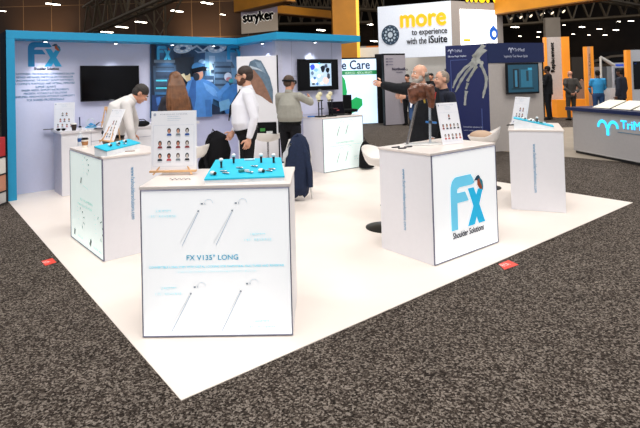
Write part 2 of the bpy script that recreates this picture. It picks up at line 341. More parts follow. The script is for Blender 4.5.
# lit lines under header etc. done; televisions ---------------------------------
def tv(label, a0, a1, z0, z1, b, pic=None):
    c = bw((a0+a1)/2, b, (z0+z1)/2); w = a1-a0; h = z1-z0
    t = thing('television', label, 'television', c, TH)
    m = MB(); m.bb((-w/2,-.0,-h/2), (w/2,.045,h/2), black); case = m.build('case', t, .004)
    m = MB(); m.bb((-.2,.045,-.15), (.2,.1-.0005,.15), dmetal); m.build('wall_bracket', t)
    m = MB(); m.bb((-w/2+.015,-.003,-h/2+.025), (w/2-.015,.001,h/2-.015), mat('screen_glass', '040406', .15)); scr = m.build('screen', t)
    if pic: pic(scr, w, h)
    m = MB(); m.bb((-.04,-.006,-h/2+.006), (.04,-.001,-h/2+.018), chrome); m.build('badge', case)
tv('black switched off television on the wall right of the blue logo', 1.10, 2.07, 1.39, 1.985, 6.30)
def pic(t, w, h):
    m = MB(); p = PF(m, (-w/2+.015,-.003,-h/2+.025), (1,0,0), (0,0,1), w-.03, h-.04, .002)
    E_ = lambda c: K(c, .4, emit=.7)
    p.rect(.26,.12,.82,.9, E_('9fb6cc'))
    random.seed(9)
    blobs = [(.33,.25,.07,.12,'2138a8'),(.45,.2,.05,.06,'d8e4ee'),(.42,.35,.06,.07,'6f9ec0'),(.36,.7,.09,.13,'cfe0ec'),(.38,.62,.04,.05,'2a5a96'),(.34,.82,.05,.04,'1b2430'),(.6,.3,.07,.13,'161b26'),(.68,.2,.05,.08,'343e50'),(.72,.35,.05,.12,'11141c'),(.58,.5,.06,.06,'a9b7c0'),(.66,.72,.09,.13,'d6b9b4'),(.74,.55,.05,.1,'2c3340'),(.56,.8,.05,.06,'dce6ee'),(.5,.12,.03,.03,'2fa0c8'),(.48,.55,.04,.06,'e8eef4'),(.32,.45,.04,.07,'48617c'),(.44,.82,.04,.05,'3a6ca8')]
    for i, (x, y, rx, ry, c) in enumerate(blobs):
        n = 9; pts = [(x+rx*math.cos(2*PI*k/n)*random.uniform(.7,1.15), y-ry*math.sin(2*PI*k/n)*random.uniform(.7,1.15)) for k in range(n)]
        p.poly(pts, E_(c), .0005+.0003*i)
    m.build('picture', t)
tv('television showing a bright surgery picture on the closet wall, behind the man in a headset', 4.50, 5.47, 1.45, 2.04, 4.85, pic)

# freestanding banner with shoulder picture
p0 = atY(236.5, 57, 8.85); p1 = atY(276.5, 56, 8.85)
t = thing('banner_stand', 'tall white banner with a shoulder anatomy picture, beside the blue operating room mural', 'banner', ((p0.x+p1.x)/2, 8.85, 0.006), .0)
w = p1.x-p0.x; zt = p0.z
m = MB(); m.bb((-w/2,0,.06), (w/2,.03,zt), white); m.build('panel', t, .004)
m = MB(); m.bb((w/2,-.01,.0), (w/2+.02,.05,zt+.01), black); m.bb((-w/2,-.02,0), (w/2,.1,.06), black); m.build('frame', t)
m = MB(); p = PF(m, (-w/2,0,.0), (1,0,0), (0,0,1), w, zt, .003)
def bp(pts, c, e=0):
    P = []
    for u, v in pts:
        q = atY(u, v, 8.85); P.append(((q.x-p0.x)/w, 1-q.z/zt))
    if area(P) < 0: P = P[::-1]
    p.poly(P, K(c, .5, var=.2, scale=14), e)
bp([(248,68),(250,62),(255,59.5),(261,61),(265,68),(270,78),(273,90),(273,104),(268,100),(262,88),(252,80),(248,73)], '5d7488')
bp([(249,72),(254,70),(262,80),(268,92),(273,104),(270,103),(262,97),(256,94),(251,84)], '8a6553', .001); bp([(255,62),(261,63),(266,74),(262,72),(257,66)], '7b92a6', .002)
bp([(250,66),(259,69),(263,72),(257,70),(250,69)], 'b7c3ce', .003)
m.build('print', t)
m = MB(); q0 = atY(260,133.5,8.85); q1 = atY(272,125,8.85)
fxlogo(PF(m, (q0.x-(p0.x+p1.x)/2, 0, q0.z-.006), (1,0,0), (0,0,1), q1.x-q0.x, q1.z-q0.z, .004), C1, C2); m.build('logo', t)

# ------------------------------------------------------------------ counters
HC = .975
URL = 'www.fxshouldersolutions.com'
def counter(label, x, y, yaw, w, d, lit_side, litm, art, url_side='front', up=(.5, .5), hc=HC):
    """local: x across 0..w, y deep 0..d, front face at y=0"""
    t = thing('display_counter', label, 'counter', (x, y, .0045), yaw, 'white display counters with backlit graphics')
    hh = hc-.0045
    m = MB(); m.bb((.0,.0,.0), (w,d,hh-.022), white); bod = m.build('body', t, .003)
    m = MB(); m.bb((-.008,-.008,hh-.022), (w+.008,d+.008,hh), mat('worktop_white', 'e6dcd6', .3, var=.01)); m.build('worktop', t, .004)
    m = MB()
    if lit_side == 'front': fo, fu, fw = V((0,0,0)), V((1,0,0)), w
    elif lit_side == 'left': fo, fu, fw = V((0,d,0)), V((0,-1,0)), d
    elif lit_side == 'right': fo, fu, fw = V((w,0,0)), V((0,1,0)), d
    if lit_side:
        fn = fu.cross(V((0,0,1))); b0 = .006; t0 = hh-.024
        e = .007
        def bar(a0, a1, z0, z1):
            P = [fo+fu*a0+V((0,0,z0)), fo+fu*a1+V((0,0,z0)), fo+fu*a1+V((0,0,z1)), fo+fu*a0+V((0,0,z1))]
            m.slab(P, fn*.012, frame_m)
        bar(0,e,b0,t0); bar(fw-e,fw,b0,t0); bar(e,fw-e,b0,b0+e*.6); m.build('panel_frame', t); m = MB(); P = [fo+fu*e+V((0,0,t0-e)), fo+fu*(fw-e)+V((0,0,t0-e)), fo+fu*(fw-e)+V((0,0,t0)), fo+fu*e+V((0,0,t0))]; m.slab(P, fn*.012, K('b9bace', .4)); m.build('top_rail', t)
        m = MB(); P = [fo+fu*e+V((0,0,b0+e*.6)), fo+fu*(fw-e)+V((0,0,b0+e*.6)), fo+fu*(fw-e)+V((0,0,t0-e)), fo+fu*e+V((0,0,t0-e))]
        m.slab(P, fn*.007, litm); lp_ = m.build('lit_panel', t)
        m = MB(); f = PF(m, P[0]+fn*.007, fu, (0,0,1), fw-2*e, t0-b0-1.6*e, .002); art(f); m.build('graphics', lp_)
    m = MB()
    if url_side == 'front': o_, u_ = V((0,0,0)), V((1,0,0)); ww = w
    elif url_side == 'left': o_, u_ = V((0,d,0)), V((0,-1,0)); ww = d
    if url_side:
        fx, z_hi, z_lo, th = up
        n_ = u_.cross(V((0,0,1)))
        # text runs downwards: U = down, W = to the right
        f = PF(m, o_ + u_*(fx*ww-th/2) + V((0,0,z_hi)), (0,0,-1), u_, z_hi-z_lo, th, .003)
        f.text(URL, 0, 0, 1, 1, K('1f8dbf', .5)); m.build('web_address', bod)
    return t
def hook(f, x, y, s, m):
    for k in range(6):
        a0 = PI*(.1+k*.16); a1 = a0+PI*.16
        f.line(x-s*math.cos(a0), y-s*.9*math.sin(a0), x-s*math.cos(a1), y-s*.9*math.sin(a1), .004, m)
def artA(f):
    R = lambda x: (x-24)/361; Q = lambda y: (y-45)/352
    tx = lambda t, x0, y0, x1, y1, m=txt_l, b=0: f.text(t, R(x0), Q(y0), R(x1), Q(y1), m, bold=b)
    tx('240MM', 58,90,96,97); tx('135° REVERSE', 42,103,110,110); tx('180MM', 290,151,326,158); tx('145° REVERSE', 275,164,342,171)
    tx('FX V135° LONG', 133,202,259,215, mat('lit_cyan_ink','62c0da',.5,emit=.12), .0012)
    tx('CONVERTIBLE LONG STEM WITH DISTAL LOCKING FOR DIAPHYSEAL FRACTURES AND REVISIONS', 40,228,370,233.5, txt_l, .0008)
    tx('CEMENTLESS HUMERAL STEM AVAILABLE IN TWO LENGTHS', 106,241,302,245.5)
    tx('240MM', 68,278,106,285); tx('135° REVERSE', 54,292,119,299); tx('180MM', 292,362,330,368); tx('145° REVERSE', 278,375,346,381)
    for (a, b, c, d, hx, hy) in ((163,100,122,180,190,76),(246,100,205,180,273,76),(140,300,92,388,168,278),(262,296,215,388,296,272)):
        f.line(R(a),Q(b),R(c),Q(d), .006, txt_g); f.line(R(a-3),Q(b),R(c-5),Q(d-6), .002, K('98a3ae'), .0004)
        f.disc(R(a+1),Q(b-4),.008,.008, K('a8b0b8', emit=.1)); hook(f, R(hx), Q(hy), .028, txt_g)
        f.rect(R(hx-20),Q(hy),R(hx-14),Q(hy+4), K('98a3ae')); f.text('R', R(hx-11),Q(hy-1),R(hx-7),Q(hy+5), K('98a3ae'))
        for k in range(4): f.line(R(c+6+k*9),Q(d-12-k*18),R(c+10+k*9),Q(d-12-k*18),.002, txt_g)
counter('white counter nearest the viewer with a glowing front showing long implant stems', -1.095, 3.292, -.025, .971, .62, 'front', lit, artA, None)
def artB(f):
    g = K('5e6f6f', emit=.05); gg = K('8fc4b8', emit=.15)
    def arc(x, y, s, m):
        for k in range(5):
            a = -PI/2+k*.62; f.line(x+s*math.cos(a), y+s*.8*math.sin(a), x+s*1.35*math.cos(a+.1), y+s*1.1*math.sin(a+.1), .012, m)
            f.line(x-s*.9+.01*k, y-s+.045*k, x-s*.9+.03+.01*k, y-s+.045*k, .005, gg)
    arc(.5,.12,.10,g); arc(.32,.72,.11,K('3e4a4c')); arc(.86,.72,.12,K('3e4a4c'))
    f.line(.38,.26,.36,.33,.03,K('5d6b6c')); f.line(.42,.34,.6,.36,.004,gg)
    f.text('FX HUMERIS', .34,.49,.72,.52,gg); f.text('HYBRID GLENOID SYSTEM', .24,.555,.70,.58,gg)
    f.line(.14,.88,.12,.95,.04,K('5d6b6c')); f.line(.66,.88,.62,.95,.04,K('5d6b6c')); f.text('SIZE 36',.24,.92,.4,.94,gg); f.text('SIZE 40',.72,.93,.95,.95,gg)
counter('white counter left of the nearest one, its pale green lit side facing the flooring edge', -1.912, 4.713, .696, .62, 1.068, 'left', litg, artB, 'front', (.45, .84, .34, .040))
def artC(f):
    fxlogo(f.sub(.25,.235,.79,.745), L1, L2)
    f.text('Shoulder Solutions', .27,.765,.76,.825, K('2b2440'), bold=.0022)
counter('white counter with a large glowing bird logo and shoulder company name', 1.066, 4.387, .644, .965, .625, 'front', lit, artC, 'left', (.50, .80, .24, .036))
counter('plain white counter with vertical web address, rightmost on the white flooring', 2.465, 6.169, -.404, .596, .95, None, None, None, 'front', (.47, .80, .22, .036))
def artE(f):
    g = K('8e9a98', emit=.1); gg = K('9ab8b2', emit=.15)
    for x, y in ((.36,.24),(.58,.22),(.34,.76),(.56,.74)):
        f.line(x+.04,y-.08,x-.03,y+.1,.014,g); hook(f, x+.1, y-.14, .05, g)
    f.text('CONVERTIBLE STEM',.3,.46,.75,.49,gg); f.rect(.1,.53,.95,.534,gg); f.text('SIZES', .75,.77,.86,.79,gg); f.text('36 40',.75,.82,.86,.84,gg)
pE = bw(4.60, 4.33)
counter('white counter in front of the television closet, holding two bone models and a laptop', pE.x, pE.y, TH, .98, .56, 'front', litg, artE, None)

# desk along the back wall
td = thing('reception_desk', 'long white desk standing along the back wall under the dark television', 'desk', bw(.67,5.72,.006), TH)
m = MB(); m.bb((0,0,0), (2.2,.03,.93), white); m.bb((0,.03,0), (.04,.52,.93), K('b9b6c6', .45)); m.bb((2.16,.03,0), (2.2,.52,.93), white); m.build('body', td)
m = MB(); m.bb((-.02,-.03,.93), (2.24,.62,.97), mat('desk_top', 'dcd8dc', .3, var=.01)); m.build('desktop', td, .003)
m = MB(); m.bb((.42,-.004,.0), (.425,.0,.93), K('8d8ea2')); m.bb((.42,-.004,.78), (2.1,.0,.785), K('8d8ea2')); m.build('panel_joint', td)

# ------------------------------------------------------------------ easel boards
def board(label, loc, yaw, w, h, tilt, rows, side=.0, easel=True, group='portrait boards on easels', seed=1):
    """rows: list of x-lists for little portraits"""
    t = thing('poster_board', label, 'poster', loc, yaw, group)
    R = Matrix.Rotation(tilt, 4, 'X')   # lean back (top goes to +y)
    bz = .03 if easel else .002
    m = MB(Matrix.Translation((0,0,bz)) @ R); m.bb((-w/2,0,0), (w/2,.008,h), mat('poster_white', 'f0f0f5', .35, var=.008)); brd = m.build('board', t, .001)
    m = MB(Matrix.Translation((0,0,bz)) @ R); p = PF(m, (-w/2,0,0), (1,0,0), (0,0,1), w, h, .0015)
    p.text('PORTFOLIO TIMELINE', .2,.05,.8,.065, K('8d95a8')); p.text('Shoulder Solutions', .36,.085,.62,.1, K('8fb4cc')); p.rect(.36,.13,.66,.135,K('a8bfd0')); p.rect(.36,.16,.62,.165,K('c3ccd8'))
    p.disc(.08,.06,.03,.025,K('aab2c4'))
    ln = K('bcc3d6'); p.rect(.05,.24,.95,.243,ln); p.rect(.05,.93,.95,.933,ln); p.rect(.045,.25,.05,.92,ln); p.rect(.95,.25,.955,.92,ln)
    random.seed(seed)
    for ry, xs in rows:
        for x in xs:
            hair = random.choice(['1c1512','2a1c18','4a2a22','232a38']); skin = random.choice(['d9a48c','c98a72','b87060','cfc4bc']); top = random.choice(['b8434a','1f2b3c','2c56a0','2a2a30','7d8790','8e2f38'])
            s = .045
            p.poly([(x-.055,ry+.08),(x+.055,ry+.08),(x+.04,ry+.045),(x-.04,ry+.045)], K(top), .0002)
            p.disc(x, ry-.006, s*.9, s*.95, K(hair), .0003, 12); p.disc(x, ry+.008, s*.55, s*.75, K(skin), .0006, 12)
            p.rect(x-.05, ry+.095, x+.05, ry+.1, K('b4b9c6'))
    m.build('portraits', brd)
    if easel:
        es = MB(); es.box((0,-.008,.026), (w*1.02,.035,.014), wood); es.build('ledge', t, .002)
        for sx in (-1, 1):
            es = MB(); es.tube([(sx*w*.42,-.03,.006),(sx*w*.30,.01,.06),(0.01*sx,.02+h*.75*math.sin(-tilt),h*.8)], [.007,.007,.006], wood, 6); es.build('leg', t)
        es = MB(); es.tube([(0,.17,.006),(0,.025+h*.7*math.sin(-tilt),h*.75)], .007, wood, 6); es.build('leg', t)
    return t
pA = atz(173.5,174.5,HC)
board('white board of eleven small portraits on a wooden easel, on the nearest counter', (pA.x,pA.y,HC), -.02, .335, .435, -.10, [(.34,[.4,.6,.8]),(.55,[.2,.4,.6,.8]),(.76,[.2,.4,.6,.8])], seed=3)
pB = atz(107,143,HC)
board('leaning white portrait board on a wooden easel, beside the cup on the left counter', (pB.x,pB.y,HC), .52-PI/2+.40, .26, .39, -.42, [(.42,[.5,.7]),(.62,[.28,.5,.72]),(.82,[.18,.38,.58,.8])], seed=5)
pC = atz(453.5,144,HC)
board('white portrait board next to the brown shoulder model', (pC.x,pC.y,HC), .45, .262, .41, -.20, [(.33,[.5]),(.56,[.15,.33,.5,.68,.86]),(.80,[.18,.34,.52,.7,.88])], easel=False, seed=8)
pF = atz(64,129.5,.976)
board('white portrait board on the long desk by the back wall', (pF.x,pF.y,.976), -.06, .33, .42, -.06, [(.42,[.42,.62]),(.64,[.32,.52,.74]),(.84,[.2,.42,.64,.85])], easel=False, seed=11)
D_T = Matrix.Translation((2.465,6.169,0)) @ Matrix.Rotation(-.404,4,'Z')
pD = D_T @ V((.10,.50,HC))
board('white board seen nearly edge on, on the rightmost white counter', (pD.x,pD.y,HC), -1.36, .30, .38, -.22, [(.42,[.5,.7]),(.62,[.3,.5,.7]),(.82,[.2,.4,.6,.8])], easel=False, seed=14)

# ------------------------------------------------------------------ instrument trays
def tray(label, pts, zb, zf, items, n_seed):
    """pts: four plan corners fl, fr, br, bl (world)"""
    c = sum(pts, V())/4; t = thing('instrument_tray', label, 'tray', (c.x, c.y, HC))
    q = [V((p.x-c.x, p.y-c.y, 0)) for p in pts]; h = [zf, zf, zb, zb]
    vs = q + [p+V((0,0,z)) for p, z in zip(q, h)]
    m = MB(); m.add(vs, [(3,2,1,0),(0,1,5,4),(1,2,6,5),(2,3,7,6),(3,0,4,7)], K('e4e9ee', .4)); 
    top = [v+V((0,0,.0)) for v in vs[4:]]; m.build('case', t)
    m = MB(); c2 = sum(top, V())/4; T2 = [v+(v-c2)*.02 for v in top]; m.slab([v for v in T2][::-1], (0,0,.012), tray_c); m.build('foam', t, .002)
    def at(x, y): a = T2[0].lerp(T2[1], x); b = T2[3].lerp(T2[2], x); return a.lerp(b, y) + V((0,0,.012))
    for kind, x, y in items:
        p = V((c.x, c.y, HC)) + at(x, y); on = label.split(' tray')[0] + ' tray ' + label.split(' tray ')[-1].replace('of shoulder implants ','').replace('of implants ','').replace('lying ','')
        m = MB()
        if kind == 'stem':
            m.tube([(0,0,0), (0,0,.05)], [.007,.009], dmetal, 8); m.ell((0,0,.056), (.016,.016,.013), K('eef0f2', .3)); nm, lb = 'shoulder_implant', 'upright dark implant stem with white head'
        elif kind == 'cup':
            m.ell((0,0,.012), (.019,.019,.014), K('e8e6e2', .3)); m.ell((.018,-.008,.010), (.012,.014,.011), dmetal); nm, lb = 'implant_cup', 'white and dark implant cup'
        elif kind == 'screw':
            m.tube([(-.02,.01,.006), (.02,-.008,.006)], [.004,.007], chrome, 8); m.ell((.021,-.008,.006), (.008,.008,.007), chrome, None, 8, 4); nm, lb = 'implant_screw', 'small shiny implant screw'
        elif kind == 'green':
            m.box((0,0,.006), (.05,.03,.012), K('2f7f74', .4), Matrix.Rotation(.6,3,'Z')); m.box((.03,-.008,.008), (.03,.015,.014), K('dfe8ea', .4), Matrix.Rotation(-.3,3,'Z')); nm, lb = 'guide_block', 'green and white guide block'
        elif kind == 'tag':
            m.box((0,0,.004), (.075,.022,.008), K('eef4f6', .4)); nm, lb = 'name_tag', 'white name tag'
        short = {1: 'on the nearest counter tray', 2: 'on the left counter tray', 3: 'on the rightmost counter tray'}[n_seed]
        tag(m.build(nm, None, loc=p + V((0,0,.001))), lb + ' ' + short, 'implant' if kind != 'tag' else 'tag', nm.replace('_', ' ') + 's ' + short)
A_T = Matrix.Translation((-1.095,3.292,0)) @ Matrix.Rotation(-.025,4,'Z')
fl = atz(205,183.5,HC); fr_ = atz(284,180.5,HC); fl.z = fr_.z = 0
u = (fr_-fl).normalized(); v_ = V((-u.y,u.x,0)); 
tray('turquoise tray of shoulder implants on the nearest counter', [fl, fr_, fr_+v_*.38+u*-.02, fl+v_*.38+u*.03], .085, .02,
     [('stem',.15,.52),('stem',.3,.75),('stem',.70,.72),('stem',.88,.68),('tag',.52,.9),('cup',.08,.18),('screw',.2,.3),('screw',.24,.2),('green',.46,.28),('screw',.40,.45),('screw',.6,.5),('cup',.70,.22),('screw',.80,.24),('screw',.84,.32),('screw',.55,.2)], 1)
fl = atz(107,156.5,HC); fr_ = atz(140,148,HC); fl.z = fr_.z = 0
u = (fr_-fl).normalized(); v_ = V((-u.y,u.x,0))
tray('turquoise implant tray lying on the counter left of the nearest one', [fl, fr_, fr_+v_*.13, fl+v_*.13], .085, .045, [('cup',.25,.5),('cup',.5,.55),('screw',.6,.3),('cup',.72,.6),('screw',.4,.3)], 2)
tray('small wedge tray of implants on the rightmost white counter', [D_T @ V((x_,y_,0)) for x_, y_ in ((.50,.12),(.50,.34),(.06,.34),(.06,.12))], .12, .02, [('cup',.1,.6),('screw',.25,.5),('cup',.35,.75),('stem',.45,.4),('cup',.58,.5),('screw',.7,.4),('cup',.8,.55),('green',.3,.3)], 3)
# wire coil next to the tray on counter A
pw = atz(180,180,HC); m = MB()
pts = []
for k in range(50): a = k*.62; pts.append((-.07+k*.003, .018*math.sin(a), .004+.003*(1+math.cos(a))))
m.tube(pts, .0022, K('8d8f94', .3, metal=1), 5); o = m.build('wire_coil', None, loc=(pw.x, pw.y, HC)); tag(o, 'thin metal wire coil lying left of the turquoise tray', 'wire')

def pen(label, p, q, z, col, r=.006):
    p = atz(*p, z); q = atz(*q, z); m = MB(); c = (p+q)/2; m.tube([p-c+V((0,0,r)), q-c+V((0,0,r))], [r, r], K(col, .4), 8); m.tube([(q-c)*1.0+V((0,0,r)), (q-c)*1.12+V((0,0,r))], [r,.002], K('3a3a3c', .4), 8)
    tag(m.build('pen', None, loc=c), label, 'pen')
pen('thin brown pen in front of the tray on the left counter', (115,152.5), (134,151.2), HC, '8a6a58', .004)
pen('black pen lying by the edge of the rightmost white counter', (507,125.8), (514,125.3), HC, '15161a', .008)

def cup(label, u, v, z, s=1, lid='f3f0ea', body='3a2a20', sleeve='a9754a'):
    p = atz(u, v, z); t = thing('paper_cup', label, 'cup', p)
    m = MB(); m.lathe([(.030*s,0),(.041*s,.10*s)], K(body, .6)); m.build('cup_body', t)
    m = MB(); m.lathe([(.0345*s,.03*s),(.0405*s,.078*s)], K(sleeve, .8)); m.build('sleeve', t)
    m = MB(); m.lathe([(.043*s,.098*s),(.043*s,.108*s),(.036*s,.112*s),(.035*s,.12*s),(0,.12*s)], K(lid, .4)); m.build('lid', t)
cup('coffee cup with brown sleeve and black lid on the left counter', 85, 147.5, HC, .88, '1a1716', 'efe6da')
cup('small coffee cup beside sunglasses on the long desk', 74, 130.5, .976, .95, 'efece6', '2b2320', '3a2d26')
def bottle(label, u, v, z, h=.2, liq='9cc6e6', lab='2b62a8', r=.03):
    p = atz(u, v, z); t = thing('water_bottle', label, 'bottle', p)
    m = MB(); m.lathe([(r,0),(r,h*.62),(r*.8,h*.72),(r*.35,h*.85),(r*.35,h*.93)], mat('clear_plastic', 'dfeaf2', .1, alpha=.45)); m.build('bottle_body', t)
    m = MB(); m.lathe([(r*1.02,h*.3),(r*1.02,h*.55)], K(lab, .4)); m.build('label_band', t)
    m = MB(); m.lathe([(r*.42,h*.92),(r*.42,h)], K('f0f2f4', .4)); m.build('cap', t)
bottle('clear water bottle standing behind the coffee cup on the left counter', 80.5, 145.5, HC, .15, lab='2c5c9e')
# items on the long desk
zd = .976
p = atz(61,131,zd); t = thing('sunglasses', 'black sunglasses lying in front of the portrait board on the long desk', 'glasses', p, .3)
for sx in (-1, 1):
    m = MB(); m.ell((sx*.035,0,.022), (.03,.006,.021), K('0a0a0c', .1)); m.build('lens', t)
m = MB(); m.tube([(-.07,0,.03),(-.01,0,.032),(.01,0,.032),(.07,0,.03)], .005, black, 6)
for sx in (-1, 1): m.tube([(sx*.068,0,.03),(sx*.066,.12,.012)], .004, black, 6)
m.build('frame', t)
p = atz(49,129.5,zd); t = thing('mobile_phone', 'black phone flat at the left end of the long desk', 'phone', p, .5)
m = MB(); m.bb((-.08,-.04,0), (.08,.04,.009), black); m.build('case', t, .003); m = MB(); m.bb((-.075,-.036,.009), (.075,.036,.0098), K('15181d', .1)); m.build('screen', t)
p = atz(80,127.5,zd); t = thing('marker_pen_stand', 'tall dark pen standing behind the blue model on the long desk', 'pen', p)
m = MB(); m.lathe([(.022,0),(.022,.02),(.008,.025)], black); m.build('base', t); m = MB(); m.tube([(0,0,.02),(-.005,0,.17)], [.009,.011], K('1f2f55', .4), 8); m.build('barrel', t)
p = atz(91,127.5,zd); t = thing('anatomical_model', 'small clear and blue joint model on the long desk', 'medical model', p, .2)
m = MB(); m.box((0,0,.008), (.16,.1,.016), K('2a9cc8', .4)); m.build('base', t, .004)
m = MB(); m.tube([(-.05,0,.016),(0,.0,.05),(.07,0,.03)], [.02,.028,.012], K('2a8fc8', .4), 8); m.build('joint', t)
m = MB()
for k in range(3):
    pts = [(.07*math.cos(a)*(1-.15*k), .03*k-.03, .085+.06*math.sin(a)) for a in [2*PI*i/16 for i in range(17)]]; m.tube(pts, .004, K('d5dde6', .2), 6)
m.build('wire_loop', t)
m = MB(); m.tube([(.07,0,.03),(.13,0,.08)], [.01,.007], K('22252c', .4), 8); m.build('handle', t)
for i, (u_, v__, s) in enumerate(((82,130,.012),(86,131,.012),(90,131.5,.014))):
    p = atz(u_, v__, zd); m = MB(); m.lathe([(s,0),(s,.02),(s*.6,.026)], K('e8e6e2', .4)); tag(m.build('implant_sample', None, loc=p), 'small white implant sample in a row on the long desk edge', 'implant', 'white implant samples on the long desk')
p = atz(101,128.5,zd); t = thing('tablet', 'black tablet lying flat on the long desk by the bending man', 'tablet', p, .3)
m = MB(); m.bb((-.1,-.07,0), (.1,.07,.009), black); m.build('case', t, .003); m = MB(); m.bb((-.092,-.062,.009), (.092,.062,.0096), K('1a1d22', .1)); m.build('screen', t)
p = atz(106,127,zd); t = thing('wooden_easel', 'empty pale wooden easel standing on the long desk behind the leaning board', 'easel', p, .1)
for sx in (-1, 1):
    m = MB(); m.tube([(sx*.07,0,.004),(sx*.012,.02,.31)], .011, wood, 6); m.build('leg', t)
m = MB(); m.tube([(0,.12,.004),(0,.03,.29)], .01, wood, 6); m.build('leg', t)
m = MB(); m.box((0,.0,.08), (.16,.02,.02), wood); m.build('crossbar', t); m = MB(); m.box((0,.02,.305), (.05,.025,.05), wood); m.build('top_block', t, .004)
p = atz(142,126.5,zd); t = thing('camera_bag', 'small black bag on the long desk right of the bending man', 'bag', p, .3)
m = MB(); m.ell((0,0,.045), (.12,.08,.05), blackf); m.build('body', t); m = MB(); m.tube([(-.07,0,.08),(-.03,0,.115),(.03,0,.115),(.07,0,.08)], .007, black, 6); m.build('handle', t)
# brown shoulder joint model on two posts, counter C
pm = atz(420,145,HC); t = thing('shoulder_model', 'brown shoulder bone model held up on two metal posts', 'medical model', (pm.x,pm.y,HC), .1)
def lp(u, v): q = atY(u, v, pm.y); return V((q.x-pm.x, 0, q.z-HC))
m = MB(); m.box((.03,.02,.008), (.33,.17,.012), mat('clear_base', 'e6e6e4', .15)); m.build('base_plate', t, .003)
m = MB(); m.tube([lp(407,144), lp(417,100)], [.013,.015], K('8f8a88', .25, metal=.9), 12); plabel(m.build('post', t), 'grey slanted metal post')
m = MB(); m.tube([lp(430.5,144), lp(430,102)], [.012,.012], K('bfc6cc', .2, metal=.7), 12); plabel(m.build('post', t), 'pale upright post')
m = MB(); m.tube([lp(426,122), lp(437,123)], [.010,.010], K('1c6fb8', .4), 8); m.lathe([(.02,-.015),(.02,.015)], K('26303a', .4), lp(430.5,122)); m.build('clamp', t)
p4 = atz(402,147,HC)
for i, (u_, v__) in enumerate(((395.5,148),(402,149),(408,147.5))):
    q = atz(u_, v__, HC); m = MB(); m.tube([(-.035,.0,.006),(.03,.02,.006)], [.006,.008], K('2e2c30', .3), 8); m.ell((.035,.02,.008), (.012,.012,.008), K('54565c', .3, metal=.8))
    tag(m.build('drill_bit', None, loc=q), 'short dark drill piece lying at the left corner of the kingfisher counter', 'tool', 'dark drill pieces on the kingfisher counter')

def remesh(mb, name, parent, voxel, smooth=4, mat_=None, extra=None):
    me = bpy.data.meshes.new('tmp'); me.from_pydata([tuple(v) for v in mb.v], [], mb.f); me.update()
    o = bpy.data.objects.new('tmp', me); C.objects.link(o)
    r = o.modifiers.new('r', 'REMESH'); r.mode = 'VOXEL'; r.voxel_size = voxel
    if smooth: s_ = o.modifiers.new('s', 'SMOOTH'); s_.iterations = smooth; s_.factor = .5
    dg = bpy.context.evaluated_depsgraph_get(); dg.update()
    nm = bpy.data.meshes.new_from_object(o.evaluated_get(dg)); bpy.data.objects.remove(o); bpy.data.meshes.remove(me)
    if extra and extra.v:
        vs = [tuple(v.co) for v in nm.vertices]; fs = [tuple(p.vertices) for p in nm.polygons]; b = len(vs)
        vs += [tuple(v) for v in extra.v]; fs += [tuple(b+i for i in f) for f in extra.f]
        bpy.data.meshes.remove(nm); nm = bpy.data.meshes.new(name); nm.from_pydata(vs, [], fs); nm.update()
    nm.name = name
    nm.materials.clear(); nm.materials.append(mat_)
    nm.polygons.foreach_set('use_smooth', [True]*len(nm.polygons)); nm.polygons.foreach_set('material_index', [0]*len(nm.polygons)); nm.update()
    o = bpy.data.objects.new(name, nm); C.objects.link(o); o.parent = parent; return o
m = MB()
m.tube([lp(412,88),lp(413,95),lp(417,101)], [.05,.055,.03], brown_res, 12); m.ell(lp(417,92), (.095,.055,.09), brown_res); m.ell(lp(413,98), (.05,.045,.06), brown_res); m.tube([lp(430,88),lp(432,98),lp(431.5,108)], [.045,.042,.028], brown_res, 12); m.ell(lp(412,91), (.045,.04,.045), brown_res)
m.tube([lp(420,86),lp(428,89),lp(431,95),lp(431,104)], [.035,.05,.045,.025], brown_res, 12); m.ell(lp(431,88), (.04,.04,.04), brown_res); m.ell(lp(424,97), (.028,.02,.03), brown_res); m.ell(lp(413,84), (.03,.03,.02), brown_res)
remesh(m, 'bones', t, .006, 3, brown_res)
m = MB(); m.tube([lp(424,97), lp(425,103)], [.011,.009], K('c8a93a', .4), 8); m.build('tendon_pin', t)
m = MB(); m.tube([lp(435,92)+V((0,-.04,0)), lp(434,99)+V((0,-.03,0))], [.006,.006], K('b8352c', .4), 8); m.build('red_marker', t)

# bone models with stands on counter E
def bone_model(label, u, v, top_v, loc_b):
    pe = bw(*loc_b, HC); t = thing('bone_model', label, 'medical model', pe, TH)
    m = MB(); m.box((0,0,.012), (.16,.14,.024), black); m.build('base', t, .003)
    m = MB()
    for sx in (-.035, .035): m.tube([(sx,0,.02),(sx,0,.30)], .011, black, 8)
    m.box((0,0,.30), (.11,.04,.02), black); m.box((0,-.02,.15), (.11,.03,.015), black); m.build('clamp_stand', t)
    m = MB(); m.tube([(-.02,0,.28),(0,0,.36),(.02,0,.40)], [.022,.02,.035], bone, 10); m.ell((.0,0,.42), (.05,.035,.04), bone); m.ell((-.05,0,.37), (.05,.015,.05), bone); m.tube([(-.05,0,.36),(-.04,0,.27)], [.03,.008], bone, 8)
    remesh(m, 'bone', t, .007, 2, bone)
bone_model('pale bone model in a black clamp in front of the headset man', 0, 0, 0, (4.70, 4.50))
bone_model('pale bone model in a black clamp left of the open laptop', 0, 0, 0, (4.93, 4.48))
pl_ = bw(5.28, 4.62, HC); t = thing('laptop', 'open black laptop on the counter below the surgery television', 'laptop', pl_, TH-.25)
m = MB(); m.bb((-.17,-.13,0), (.17,.11,.018), black); m.build('keyboard_base', t, .003)
m = MB(Matrix.Translation((0,.11,.018)) @ Matrix.Rotation(-.3,4,'X')); m.bb((-.17,0,0), (.17,.012,.24), black); m.build('lid', t, .003)
